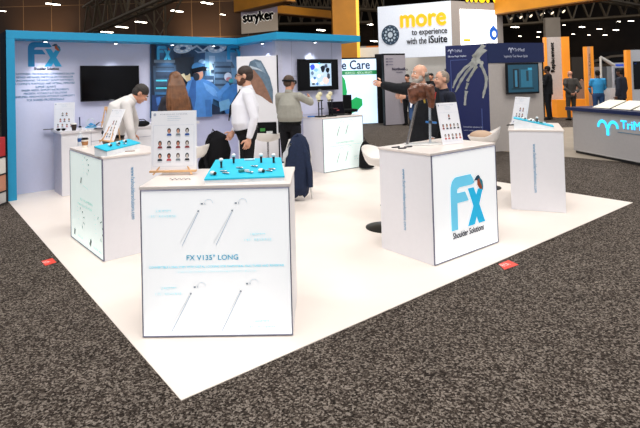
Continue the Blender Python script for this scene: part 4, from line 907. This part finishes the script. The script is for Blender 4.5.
m = MB(); pf = PF(m, V((0,0,zh))+nR*.02, uR, (0,0,1), wR, zt-zh, .004); trimed_mark(pf.sub(.36,.22,.46,.48), wt); pf.text('TriMed', .47,.25,.66,.42, wt); pf.text('Ingenuity That Never Quits', .28,.60,.72,.76, wt); m.build('header_lettering', t)
# its monitor
def onR(u, v): n_ = V((-uR.y,uR.x,0)); return atpl(u, v, nb0+nR*.12, n_)
q0 = onR(507.5,94.5); q1 = onR(538.5,62.5); q2 = onR(508,61)
cc = (q0+q1)/2; w = (V((q1.x,q1.y,0))-V((q0.x,q0.y,0))).length; h = q1.z-q0.z
t = thing('television', 'wall monitor with a dim teal picture on the grey panel of the navy booth', 'television', cc, aR)
m = MB(); m.bb((-w/2,0,-h/2), (w/2,.05,h/2), K('14181d', .3)); m.bb((-w*.3,.05,-h*.3), (w*.3,.118,h*.3), black); m.build('case', t, .006)
m = MB(); p = PF(m, (-w/2+.03,0,-h/2+.04), (1,0,0), (0,0,1), w-.06, h-.08, .003); EM = lambda c: K(c, .2, emit=.12)
p.rect(0,0,1,1,EM('1b4c62')); p.rect(.16,.15,.36,.85,EM('14262f'),.001); p.rect(.42,.18,.80,.82,EM('2a6f8c'),.001); p.rect(.22,.2,.3,.8,EM('3b7fa0'),.002); p.rect(.6,.22,.68,.6,EM('1f3c4a'),.002); p.rect(.66,.12,.8,.2,EM('3fa8d0'),.003); p.rect(.1,.85,.85,.9,EM('123744'),.003); m.build('screen', t)

# ------------------------------------------------------------------ TriMed reception counter
k0 = atz(574,153,0); k1 = atz(640,166.3,0); kd = (k1-k0).normalized(); k1 = k0 + kd*4.6
ztc = atY(574,107,k0.y).z
ang = math.atan2(kd.y, kd.x); t = thing('reception_counter', 'long grey reception counter with navy top and glowing palm logo', 'counter', (k0.x,k0.y,.008), ang)
m = MB(); m.bb((0,.0,.06), (4.6,.75,ztc-.008-.07), mat('counter_grey', 'b6b2b2', .5, var=.03)); m.build('body', t)
m = MB(); m.bb((.02,.03,0), (4.6,.72,.06), K('2b2a2c', .6)); m.bb((0,-.01,.055), (4.6,.0,.075), K('b9b6b4', .4)); m.build('plinth', t)
m = MB(); m.bb((-.14,-.06,ztc-.078), (4.7,.85,ztc-.008), nvd); m.build('countertop', t, .004)
fn = V((0,-1,0)); mk = MB()
def cpx(u, v): n_ = V((-kd.y, kd.x, 0)); q = atpl(u, v, k0, n_); return (V((q.x,q.y,0))-V((k0.x,k0.y,0))).length, q.z-.008
lc = mat('sign_cyan', '35c4f4', .5, emit=1.1)
a0, z0 = cpx(598,134); a1, z1 = cpx(619,121); f = PF(mk, (a0,0,z0), (1,0,0), (0,0,1), a1-a0, z1-z0, .012); trimed_mark(f, lc, .10)
a0, z0 = cpx(621.5,129); a1, z1 = cpx(637,122); 
mk2 = MB(); f = PF(mk2, (a0,0,z0+.01), (1,0,0), (0,0,1), (a1-a0)*1.9, (z1-z0)*.95, .012); f.text('TriMed', 0,0,1,1, lc, bold=.004); f2 = cpx(618,132); f3 = cpx(640,131); mk2.bb((f2[0],-.012,f2[1]-.005), (f2[0]+2.2,-.01,f2[1]+.005), K('4a86a8', .5)); mk.build('palm_logo', t); mk2.build('lettering', t)
# brochures on countertop
for i, (x, w) in enumerate(((.55,.42),(1.05,.42),(1.55,.42),(2.05,.42))):
    o = V((k0.x,k0.y,0)) + kd*(.15+x*1.0) + V((-kd.y,kd.x,0))*.3; tt = thing('brochure', 'cream sheet on the navy countertop of the reception counter', 'brochure', (o.x,o.y,ztc), ang, 'cream sheets propped on the reception counter')
    m = MB(Matrix.Rotation(.35,4,'X')); m.bb((-.22,-.2,.08), (.22,.2,.09), K('e8e2d2', .6)); m.build('sheet', tt)
    m = MB(); m.bb((-.2,-.17,0), (.2,.17,.02), K('2a2a2e', .5)); m.bb((-.02,.1,.02), (.02,.14,.11), K('2a2a2e', .5)); m.build('stand', tt)

# ------------------------------------------------------------------ lit "Care" sign, dark gap, grey panel
def signbox(name, label, cat, tl, tr, bl, Y0, depth, facem, yaw):
    c0 = atY(tl[0], bl[1], Y0); P = V((c0.x, Y0, 0)); d = V((math.cos(yaw), math.sin(yaw), 0)); n_ = V((-d.y, d.x, 0))
    q = atpl(tr[0], tr[1], P, n_); w = (V((q.x,q.y,0))-P).length; zt = atpl(tl[0], tl[1], P, n_).z
    t = thing(name, label, cat, (P.x,P.y,0), yaw); zb = 0
    m = MB(); m.bb((0,.012,zb), (w,depth,zt), K('1a1a1e', .5)); m.build('case', t)
    m = MB(); m.bb((.02,0,zb+.02), (w-.0,.012,zt-.06), facem); m.build('face', t)
    return t, w, zt, P, n_
t, w, zt, P, n_ = signbox('light_box_sign', 'tall glowing pale blue sign with dark lettering and green leaves', 'sign', (330,58), (377.5,54.5), (330,126), 18.3, .9, mat('sign_face_blue', 'c3daf2', .4, emit=.85, var=.05, scale=1.5), .15)
m = MB(); f = PF(m, (0,0,0), (1,0,0), (0,0,1), w, zt, .01)
def S_(u, v): q = atpl(u, v, P, n_); return (V((q.x,q.y,0))-P).length/w, 1-q.z/zt
a = S_(342,69.5); b = S_(369.5,60); f.text('e Care', a[0], b[1], b[0], a[1], K('272d5c', .5, emit=.05), bold=.008)
a = S_(334,75.2); b = S_(377,70); gr = K('1f8a52', .5, emit=.3); f.rect(a[0]-.1, b[1], .99, a[1], gr, .001); a = S_(345,74.5); b = S_(372,71); f.text('NEUROLOGY - MEDICAL IMPLANTS', a[0], b[1]+.004, b[0], a[1], K('cfe8d8', emit=.5), .004)
for pts in ([(341,74),(345,80),(347,92),(344,108),(340,112)], [(347,112),(350,101),(356,97),(362,99),(362.5,105),(357,111),(352,113)]):
    Q = [S_(*p) for p in pts]; Q = Q[::-1] if area(Q) < 0 else Q; f.poly(Q, K('17a85a', .5, emit=.35), .002)
m.build('lettering', t)
t, w, zt, P, n_ = signbox('dark_gap', 'narrow black filler for the dark gap between the glowing sign and the grey panel', 'column', (378.5,54), (384.5,53.5), (378.5,126), 18.5, .25, K('111113', .5), .1)  # black box added to stand for the dark gap, no real column
t, w, zt, P, n_ = signbox('information_board', 'grey upright board with small dark lettering behind the pointing arm', 'panel', (385.5,53.5), (405,53), (386,124), 17.6, .15, mat('panel_grey', 'a09aa2', .5, var=.04), .35)
m = MB(); f = PF(m, (0,0,0), (1,0,0), (0,0,1), w, zt, .01); dk = K('34304e', .5)
f.text('Northwell', .38,.20,.96,.235, dk, bold=.006); f.text('Health', .55,.25,.85,.275, dk)
for y in (.07,.11,.15): f.rect(.1,y,.2,y+.012, dk); f.rect(.22,y,.42,y+.01, K('6f6a80'))
m.build('lettering', t)
# black furniture in front of the glowing sign
p = atY(347, 110, 14.5); t = thing('office_chair', 'black chair standing in front of the green leaves of the glowing sign', 'chair', (p.x, 14.5, 0), .3)
m = MB(); m.bb((-.22,.15,.5), (.22,.22,1.2), blackf); m.build('backrest', t, .02); m = MB(); m.bb((-.24,-.24,.72), (.24,.2,.8), blackf); m.build('seat', t, .02)
m = MB(); m.tube([(0,0,.05),(0,0,.72)], .03, dmetal, 8); m.build('column', t)
for k in range(5):
    a = 2*PI*k/5; m = MB(); m.tube([(0,0,.09),(.26*math.cos(a),.26*math.sin(a),.04)], .02, dmetal, 6); m.build('leg', t)

# ------------------------------------------------------------------ "more" booth, hung above a white stand
Ym = 21.0
cn = atY(453, 70, Ym)
LA = PI-.42; dl = V((math.cos(LA), math.sin(LA), 0)); P = V((cn.x, Ym, 0)); nl = V((-dl.y, dl.x, 0))
ql = atpl(378.5, 40, P, nl); wl = (V((ql.x,ql.y,0))-P).length
zb = atpl(420, 57, P, nl).z; z_t = atpl(452.5, .5, P, nl).z
t = thing('hanging_sign', 'huge white hanging sign with yellow lettering and a round dark emblem', 'sign', (P.x, P.y, 0))
m = MB(); m.slab([dl*wl+V((0,0,zb)), V((0,0,zb)), V((0,0,z_t)), dl*wl+V((0,0,z_t))], nl*-.0+(-dl).cross(V((0,0,1)))*-.4, mat('more_white', 'd3d8e2', .5, emit=.30, var=.03)); m.build('left_face', t)
m = MB(); f = PF(m, dl*wl+V((0,0,zb)), -dl, (0,0,1), wl, z_t-zb, .03)
def Q_(u, v): q = atpl(u, v, P, nl); return 1-(V((q.x,q.y,0))-P).length/wl, 1-(q.z-zb)/(z_t-zb)
def tx(s_, a, b, mm, bold=0): a = Q_(*a); b = Q_(*b); f.text(s_, a[0], b[1], b[0], a[1], mm, bold=bold)
tx('more', (401,27.5), (445.5,12.5), mat('more_yellow', 'f5b51c', .5, emit=.5, var=.01), .035); tx('to experience', (412,37), (447,27.5), K('4c4c52'), .008); tx('with the', (407,44.5), (426.5,37), K('4c4c52'), .008); tx('iSuite', (429,43), (447,34.8), K('14141a'), .012)
c = Q_(390.5,35); f.disc(c[0], c[1], .125, .19, K('223b52'), .01, 32)
for k in range(10):
    a = 2*PI*k/10; f.disc(c[0]+.07*math.cos(a), c[1]+.105*math.sin(a), .016, .024, K('b9c9d8'), .02, 10); f.disc(c[0]+.104*math.cos(a+.3), c[1]+.158*math.sin(a+.3), .009, .012, K('8fa4b8'), .02, 8)
f.disc(c[0], c[1], .035, .055, K('c8d4e0'), .02, 12)
m.build('lettering', t)
RA = .42; dr = V((math.cos(RA), math.sin(RA), 0)); nr = V((-dr.y, dr.x, 0)); qr = atpl(503, 30, P, nr); wr_ = (V((qr.x,qr.y,0))-P).length
m = MB(); fnr = dr.cross(V((0,0,1))); m.slab([V((0,0,zb)), dr*wr_+V((0,0,zb)), dr*wr_+V((0,0,z_t)), V((0,0,z_t))], -fnr*.4, mat('sign_frame_grey', 'a39a94', .5)); m.build('right_face', t)
def T_(u, v): q = atpl(u, v, P, nr); return (V((q.x,q.y,0))-P).length/wr_, 1-(q.z-zb)/(z_t-zb)
m = MB(); f = PF(m, V((0,0,zb)), dr, (0,0,1), wr_, z_t-zb, .02); a = T_(459.5,9); b = T_(497,45)
f.rect(a[0], a[1], b[0], .99, mat('lit_white', 'ffffff', .5, emit=1.6, var=0)); a = T_(463,41.5); b = T_(470,39); f.rect(a[0], b[1], b[0], a[1], K('f2a81a', emit=.6), .01)
c = T_(493,33.5); f.disc(c[0], c[1], .085, .13, K('1f5fc0', emit=.4), .01, 24); f.disc(c[0]+.01, c[1]+.01, .04, .06, K('e8f0fa', emit=.8), .02, 20); f.rect(c[0]-.02, c[1]-.15, c[0]+.02, c[1]-.08, K('1f5fc0', emit=.4), .015); m.build('lit_panel', t)
m = MB(); fy = PF(m, V((0,0,z_t)), dr, (0,0,1), wr_, .6, .05); fy.text('more', .28,.0,.92,1.0, mat('yellow_top_sign','f7d21c',.5,emit=.8), bold=.04); m.build('roof_lettering', t)
for i, k in enumerate((.1, .9)):
    m = MB(); q = dl*wl*k; m.tube([q+V((0,.2,z_t)), q+V((0,.2,11.9))], .02, dmetal, 6); m.build('suspension_rod', t)
m = MB(); q = dr*wr_*.7; m.tube([q+V((0,.2,z_t)), q+V((0,.2,11.9))], .02, dmetal, 6); m.build('suspension_rod', t)
# white stand below it
t = thing('booth_wall', 'bright white stand wall under the huge hanging sign', 'booth wall', (P.x+1.0, Ym+3.5, 0), -.05)
zz = atY(420,52,Ym+3.5).z
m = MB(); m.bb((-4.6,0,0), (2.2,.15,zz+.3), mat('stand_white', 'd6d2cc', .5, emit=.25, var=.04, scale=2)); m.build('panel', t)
m = MB(); f = PF(m, (-4.6,0,0), (1,0,0), (0,0,1), 6.8, zz+.3, .02)
f.text('iSuite', .27,.33,.36,.37, K('2a2a30')); f.rect(.62,.36,.70,.46,K('8c867e')); f.rect(.64,.44,.86,.47,K('a9a49c')); f.rect(.76,.2,.78,.36,K('77726c')); f.disc(.50,.50,.03,.09,K('b9c4bc')); m.build('signage', t)
m = MB(); m.bb((-1.6,-.4,zz-.25), (1.6,0,zz-.1), K('e4ded4')); m.build('canopy', t)

# ------------------------------------------------------------------ stryker hanging banner and yellow structure
yel = mat('amber_panels', 'c98316', .6, var=.12, scale=1.2); yel_l = mat('amber_lit_edge', 'f0c040', .5, emit=.7)
Ys = 24.0; a = atY(241.5, 34, Ys); b = atY(278, 30.5, Ys); c = atY(241.5, 9.5, Ys)
t = thing('hanging_banner', 'pale beige square banner with bold black lettering hanging from an orange beam', 'sign', (a.x, Ys, 0), .0)
w = b.x-a.x; zb_ = a.z; zt_ = c.z
m = MB(); m.slab([(0,0,zb_),(w,.0,b.z),(w,0,zt_+(b.z-a.z)),(0,0,zt_)], (0,.08,0), mat('banner_beige', 'b3a391', .6)); m.build('panel', t)
m = MB(); m.slab([(0,-.02,zt_-.34),(w,-.02,zt_-.30+(b.z-a.z)),(w,-.02,zt_+.02+(b.z-a.z)),(0,-.02,zt_+.02)], (0,.1,0), K('9a8fa0', .5)); m.build('top_band', t)
m = MB(); f = PF(m, (0,-.0,zb_+.12), (1,0,.09), (-.09,0,1), w, zt_-zb_-.1, .03); f.text('stryker', .09,.20,.92,.74, K('f3efe8', emit=.2), e=.0, bold=.07); f.text('stryker', .09,.20,.92,.74, K('0c0a0a'), e=.02, bold=.035); m.build('lettering', t)
m = MB()
for x in (.2, w-.2): m.tube([(x,.04,zt_),(x,.04,zt_+.6)], .02, dmetal, 6)
m.build('suspension_rod', t)
def beam(label, p, q, h, d, mm=yel, name='overhead_beam', cat='beam', group='amber overhead beams'):
    p = V(p); q = V(q); c = (p+q)/2; t = thing(name, label, cat, c, 0, group); u = (q-p); n = V((-u.y, u.x, 0)).normalized()
    m = MB(); m.slab([p-c, q-c, q-c+V((0,0,h)), p-c+V((0,0,h))], n*d, mm); m.build('panel', t)
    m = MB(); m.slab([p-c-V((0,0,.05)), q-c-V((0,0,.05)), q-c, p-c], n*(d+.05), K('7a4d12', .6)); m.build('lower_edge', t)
zB = atY(235,11,24).z
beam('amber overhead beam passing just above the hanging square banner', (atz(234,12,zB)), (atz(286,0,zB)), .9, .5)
zB2 = atY(277,14,25).z
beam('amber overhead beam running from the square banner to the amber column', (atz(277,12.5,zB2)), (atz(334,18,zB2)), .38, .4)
p = atY(333.5, 50, 24); q = atY(360, 50, 24); t = thing('amber_column', 'wide amber column rising behind the blue fascia end', 'column', (p.x, 24, 0))
m = MB(); m.bb((0,0,0), (q.x-p.x-.14,1.0,9.5), yel); m.build('shaft', t); m = MB(); m.bb((q.x-p.x-.14,-.02,0), (q.x-p.x,1.0,9.5), yel_l); plabel(m.build('lit_edge', t), 'glowing yellow edge strip')
zB3 = atY(495,14,22).z
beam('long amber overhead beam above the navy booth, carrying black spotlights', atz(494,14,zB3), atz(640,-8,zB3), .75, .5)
for i in range(6):
    b0_ = atz(494,14,zB3); b1_ = atz(640,-8,zB3); bu = b1_-b0_; q = b0_.lerp(b1_, .09+i*.08) + V((-bu.y, bu.x, 0)).normalized()*.25 + V((0,0,-.02)); t = thing('stage_light', 'small black spotlight clamped under the long amber beam', 'lamp', q, 0, 'black spotlights under the long amber beam')
    m = MB(); m.tube([(0,0,-.14),(.08,-.10,-.25)], [.07,.09], black, 10); m.build('housing', t); m = MB(); m.tube([(0,0,.0),(0,0,-.14)], .02, black, 6); m.build('clamp', t)
    m = MB(); m.tube([(.08,-.10,-.25),(.083,-.104,-.255)], [.075,.075], K('ffe9c8', emit=1.5 if i % 3 else .2), 10); m.build('lens', t)

# ------------------------------------------------------------------ far right structures
def tower(name, label, cat, u0, u1, vt, Y, d, parts, z0=0):
    a = atY(u0, 80, Y); b = atY(u1, 80, Y); zt = atY((u0+u1)/2, vt, Y).z; w = b.x-a.x
    t = thing(name, label, cat, (a.x, Y, 0))
    for nm, f0, f1, y, mm in parts: m = MB(); m.bb((w*f0, y, z0), (w*f1, d, zt), mm); m.build(nm, t)
    return t, w, zt
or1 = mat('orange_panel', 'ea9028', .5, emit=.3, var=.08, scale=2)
t, w, zt = tower('display_tower', 'tall tower with pale front and orange side behind the men in suits', 'display', 545.5, 570, 37, 19.5, .12, [('orange_side', .68, 1, -.05, or1), ('pale_front', .08, .68, -.02, mat('tower_pale', 'c9beb8', .5)), ('orange_edge', 0, .08, -.05, or1)])
m = MB(); f = PF(m, (w*.10,-.02,0), (0,0,1), (-1,0,0), zt, w*.56, .02); f2 = PF(m, (w*.42,-.02,zt*.56), (0,0,1), (-1,0,0), zt*.37, w*.20, .02); f2.text('Replacement', 0,0,1,1, K('1c1a1c'), bold=.01); m.build('lettering', t)
t, w, zt = tower('orange_screen_wall', 'low orange wall strip running behind the men in suits', 'display', 556, 594, 99.5, 19.0, .4, [('panel', 0, 1, 0, or1)])
t, w, zt = tower('display_tower', 'thin orange vertical post with a pale printed strip', 'display', 585.5, 594.5, 46.5, 18.4, .10, [('orange_body', 0, 1, 0, or1), ('pale_strip', .30, .62, -.02, K('d8a888', .5))])
m = MB(); f2 = PF(m, (w*.58,-.02,zt*.6), (0,0,1), (-1,0,0), zt*.3, w*.2, .02); f2.text('Foot & Ankle', 0,0,1,1, K('6a4636')); m.build('lettering', t)
t, w, zt = tower('low_divider', 'beige low divider between the tower and the orange post', 'divider', 573, 586, 81, 19.6, .2, [('panel', 0, 1, 0, K('9c8676', .6))])
t, w, zt = tower('concrete_column', 'pale square hall column above the tower', 'column', 547.5, 562.5, 17.5, 27, .25, [('shaft', 0, 1, 0, mat('concrete', 'a3978a', .7, var=.1, scale=1)), ('base', -.02, 1.02, -.05, K('6a6058', .7))])
bpy.data.objects[t.name]
for c in t.children:
    if c.name.startswith('base'):
        for v in c.data.vertices: v.co.z = min(v.co.z, .6)
or_m = K('e58a2a', .5, emit=.2)
t, w, zt = tower('scanner_console', 'white medical scanner with a black screen and an orange edge at far right', 'machine', 627, 672, 49.5, 16.6, .12, [('housing', .09, 1, 0, mat('machine_white', 'c9cdd6', .4)), ('orange_edge', 0, .09, -.03, or1)])
m = MB(); f = PF(m, (0,0,0), (1,0,0), (0,0,1), w, zt, .02); f.rect(.14,.16,.80,.55, K('10131a', .2)); f.rect(.16,.18,.22,.2,K('3a62c0', emit=.6)); f.rect(.55,.28,.70,.5,K('8a97a8', emit=.4),.01); f.text('InVivo', .36,.06,.6,.10, K('2a2a30')); m.build('screen', t)
def monitor(label, u0, v0, u1, v1, Y, col, name='monitor'):
    a = atY(u0, v1, Y); b = atY(u1, v0, Y); t = thing(name, label, 'monitor', ((a.x+b.x)/2, Y, 0)); w = b.x-a.x
    m = MB(); m.bb((-w/2,0,a.z), (w/2,.1,b.z), K('b7bcc6', .4)); m.build('case', t, .01); m = MB(); m.bb((-w/2+.06,-.01,a.z+.06), (w/2-.06,0,b.z-.06), col); m.build('screen', t)
    m = MB(); m.tube([(0,.05,a.z),(0,.05,.05)], .05, chrome, 8); m.lathe([(.3,0),(.3,.05)], K('b7bcc6', .4), (0,.05,0)); m.build('stand', t)
monitor('pale monitor on a stand behind the man in the dark navy suit', 614, 66, 631, 92, 17.9, K('2a2f3a', .2))
monitor('royal blue display screen behind the blue jacket', 613.5, 62.5, 625, 77, 19.8, K('2447b8', .3, emit=.5), 'blue_display')
t, w, zt = tower('surgical_trolley', 'white trolley in front of the grey scanner, beside the blue jacket', 'machine', 602, 615, 88, 17.0, .5, [('cabinet', 0, 1, 0, K('c8ccd4', .4)), ('drawer_front', .06, .94, -.02, K('e0e3e8', .4))])
t, w, zt = tower('scanner_tower', 'grey upright scanner tower behind the blue jacket', 'machine', 601, 612, 66.5, 18.8, .6, [('cabinet', 0, 1, 0, K('8d9094', .4)), ('vent_panel', .15, .5, -.02, K('5e6166', .5)), ('door', .55, .95, -.02, K('a5a8ac', .4))])
a = atY(600.5,57,18.3); b = atY(614,65.5,18.3); m = MB(); c = (a+b)/2; m.tube([a-c, b-c], [.05,.07], K('d5d2cc', .4), 8); m.tube([b-c, b-c+V((0,0,-.2))], [.06,.09], K('d5d2cc', .4), 8); m.tube([a-c, a-c+V((-.02,0,-3.0))], .04, K('d5d2cc', .4), 8)
tag(m.build('lamp_arm', None, loc=c), 'slanted white equipment arm above the blue jacket', 'lamp')
t, w, zt = tower('dark_booth', 'dark booth structure far behind the orange post', 'booth', 572, 588, 57, 24, 1.5, [('wall', 0, 1, 0, K('2a241f', .7)), ('fascia', -.05, 1.05, -.1, K('3a332c', .7))])
a = atY(560,58,30); b = atY(640,52,30); t = thing('overhead_screen_wall', 'wide brown booth front far behind the scanners', 'booth', (a.x,30,0))
m = MB(); m.bb((1.5,0,0), (8.0,.6,b.z-.6), mat('brown_booth', '5c4c3c', .7, var=.3, scale=1)); m.build('wall', t); m = MB(); m.tube([(0.5,-.1,a.z-.6),(3,-.1,a.z+.0),(7.5,-.1,b.z)], .08, K('8a7c6c', .5), 6); m.build('top_rail', t)
m = MB(); m.bb((2.4,-.02,2.2), (4.6,0,2.9), K('15120f', .4)); m.bb((5,-.02,2.0), (7,0,3.0), K('2a241d', .4)); m.build('dark_window', t)
t, w, zt = tower('distant_booth_fascia', 'distant white and orange booth fascia behind the blue fascia end', 'booth', 352, 386, 46, 27, 1.0, [('wall', 0, 1, 0, K('b8b0a8', .6)), ('orange_sign', .45, .8, -.03, K('d97a2c', .5, emit=.2))], 0)

# left edge stuff beyond the wall
xl = -4.62
RX, RY = -4.42, 6.93
t = thing('merchandise_rack', 'rack of red, white and brown boxes cut off at the left frame edge', 'rack', (RX, RY, 0), 0)
m = MB()
for z in (.02,.19,.435,.68): m.bb((-.56,-.0,z-.015), (.10,.34,z), K('222226', .5))
for x in (-.56,.085): m.bb((x,.30,0), (x+.015,.34,.70), K('222226', .5))
m.build('frame', t)
for nm, z, h, c, lab in (('storage_box',.68,.27,'b52a2a','red box on top of the rack at the left frame edge'),('storage_box',.435,.22,'e4ddd4','white box with a dark ring on the rack at the left frame edge'),('storage_box',.19,.225,'c98a6c','tan box on the rack at the left frame edge'),('storage_box',.02,.15,'d0ccc8','striped white box on the lowest shelf at the left frame edge')):
    tt = thing(nm, lab, 'box', (RX-.165, RY, z+.001), 0)
    m = MB(); m.bb((-.26,.01,0), (.26,.30,h), K(c, .6)); m.build('carton', tt, .006)
    m = MB(); f = PF(m, (-.26,.01,0), (1,0,0), (0,0,1), .52, h, .002)
    if z > .4 and z < .6:
        for k in range(12): a0 = 2*PI*k/12; a1 = a0+2*PI/12; f.line(.80+.10*math.cos(a0), .5+.25*math.sin(a0), .80+.10*math.cos(a1), .5+.25*math.sin(a1), .02, K('1a1a1e'))
        m.build('ring_mark', tt)
    elif z < .1:
        for k in range(4): f.rect(0,.1+.22*k,1,.2+.22*k,K('2b2b2f'))
        m.build('stripes', tt)
    else: f.rect(.1,.4,.5,.44,K('8a2222' if z > .6 else 'a06a50')); m.build('tape', tt)

# ------------------------------------------------------------------ trusses and ceiling lights
def truss(label, p, q, h, n, d=.5, r=.07):
    p = V(p); q = V(q); c = (p+q)/2; t = thing('roof_truss', label, 'truss', c, 0, 'steel roof trusses'); u = (q-p)
    nrm = V((-u.y,u.x,0)).normalized()*d
    P = p-c; Z = V((0,0,h))
    m = MB()
    m.tube([P, P+u], r, steelt, 6); m.tube([P+nrm, P+u+nrm], r, steelt, 6); m.build('lower_chord', t)
    m = MB(); m.tube([P+Z, P+u+Z], r, steelt, 6); m.tube([P+Z+nrm, P+u+Z+nrm], r, steelt, 6); m.build('upper_chord', t)
    m = MB()
    for k in range(n):
        a = P+u*(k/n); b = P+u*((k+.5)/n); c_ = P+u*((k+1)/n)
        for o in (V(), nrm): m.tube([a+o, b+Z+o], r*.55, steelt, 5); m.tube([b+Z+o, c_+o], r*.55, steelt, 5)
        m.tube([a, a+nrm], r*.5, steelt, 5); m.tube([b+Z, b+Z+nrm], r*.5, steelt, 5)
    m.build('lattice', t)
z = atY(85,33,29).z; truss('steel lattice truss rising over the blue fascia at left', atz(84,33,z), atz(185,-12,z), 1.5, 7, r=.09)
z = atY(300,28,34).z; truss('dark lattice truss behind the orange banner beam', atz(278,24,z), atz(372,22,z), 1.7, 8, r=.09)
z = atY(330,5,28).z; truss('dark lattice truss above the amber column', atz(284,6,z), atz(384,10,z), 1.2, 10)
z = atY(500,26,30).z; truss('steel lattice truss over the navy booth at right', atz(495,25.5,z), atz(700,11,z), 1.3, 12, r=.08)
z = atY(640,5,26).z; truss('steel lattice truss at the upper right corner', atz(600,-2,z), atz(690,14,z), 1.2, 6, r=.08)
t = thing('steel_mast', 'lattice steel mast rising from behind the blue fascia above the long haired woman', 'mast', (atY(160,28,31).x, 31, 0))
m = MB()
for sx in (-.35, .35): m.tube([(sx,0,0),(sx,0,11.9)], .06, steelt, 6)
m.build('upright', t); m = MB()
for k in range(9): m.tube([(-.35,0,1.2*k+.5),(.35,0,1.2*k+1.7)], .035, steelt, 5); m.tube([(.35,0,1.2*k+.5),(-.35,0,1.2*k+1.7)], .035, steelt, 5)
for sx in (-1, 1): m.tube([(sx*.35,0,5.2),(sx*2.2,0,8.2)], .06, steelt, 6)
m.build('bracing', t)
lamps = [(53,4,1),(107,32,.9),(122,27,.9),(141,22,.9),(177,11,1),(207,3,1),(223,14.5,.5),(321,30,.9),(369,24,.9),(374,41,.8),(515,27,1),(608,17.5,1),(582,27,.8),(599.5,29,.7),(631,21,.8),(616,30,.8),(605,35,.6),(520,36,.4),(539,32,.5),(538,37,.4),(573,34,.4),(589,35,.4),(619,21.5,.5),(564,25,.4),(543,13,.5),(2,11,.5),(476,3,.4)]
le = mat('lamp_glow', 'fff1dc', .4, emit=12, var=0); lh = K('4a443c', .5)
proto = None
for i, (u, v, s) in enumerate(lamps):
    q = atz(u, v, 8.2) if v < 33 else atz(u, v, 6.6)
    if q.y > 60: q = atY(u, v, 58)
    if q.y > 33.5 and q.x < -2: q = atY(u, v, 32)
    if proto is None:
        t = thing('ceiling_light', '', 'lamp'); m = MB(); m.bb((-.55,-.14,0), (.55,.14,.10), lh); m.build('housing', t)
        m = MB(); m.bb((-.52,-.12,-.03), (.52,.12,0), le); m.build('diffuser', t); m = MB(); m.tube([(0,0,.1),(0,0,1.2)], .02, dmetal, 5); m.build('hanger', t); proto = t
    else:
        t = proto.copy(); C.objects.link(t)
        for ch in list(proto.children): c = ch.copy(); C.objects.link(c); c.parent = t
    sc = s*q.y/30*(.8 if u < 400 else .55); t.location = q; t.scale = (sc, sc*1.2, sc); t.rotation_euler = (0, 0, 1.05 if u < 400 else .55)
    tag(t, 'long glowing lamp hanging high under the dark hall ceiling on the left' if u < 250 else ('long glowing lamp hanging high beside the amber column' if u < 400 else 'small glowing lamp hanging high over the booths at right'), 'lamp', 'hall ceiling lamps left' if u < 250 else ('hall ceiling lamps middle' if u < 400 else 'hall ceiling lamps right'))

# ------------------------------------------------------------------ light
def area_light(loc, sx, sy, power, col=(1,.97,.93), tgt=None):
    l = bpy.data.lights.new('hall_lamp', 'AREA'); l.shape = 'RECTANGLE'; l.size = sx; l.size_y = sy; l.energy = power; l.color = col
    o = bpy.data.objects.new('hall_lamp', l); C.objects.link(o); o.location = loc
    o.rotation_euler = ((V(tgt)-V(loc)).to_track_quat('-Z','Y').to_euler() if tgt else (0,0,0)); return o
area_light((0, 1.0, 9.5), 7, 5, 760, tgt=(0,5,0))
area_light((-7, 6, 9.5), 4, 8, 370, tgt=(-2,7,0))
area_light((7, 5, 9.5), 4, 6, 370, tgt=(4,8,0))
area_light((1, 13, 9.8), 8, 3, 360)
area_light((8, 17, 9.5), 10, 3, 900)
for x in (-17.6, -6.8):
    l = bpy.data.lights.new('wall_washer', 'SPOT'); l.energy = 2200; l.spot_size = 1.1; l.spot_blend = 1; l.color = (1,.72,.42)
    o = bpy.data.objects.new('wall_washer', l); C.objects.link(o); o.location = (x, 32.3, 1.0); o.rotation_euler = (V((x,34,5.2))-o.location).to_track_quat('-Z','Y').to_euler()
wd = bpy.data.worlds.new('world'); S.world = wd; wd.use_nodes = True; wd.node_tree.nodes['Background'].inputs[0].default_value = (.95,.96,1,1); wd.node_tree.nodes['Background'].inputs[1].default_value = .55
S.view_settings.view_transform = 'Standard'; S.view_settings.look = 'None'; S.view_settings.gamma = 1; S.view_settings.exposure = .28; S.view_settings.use_curve_mapping = False
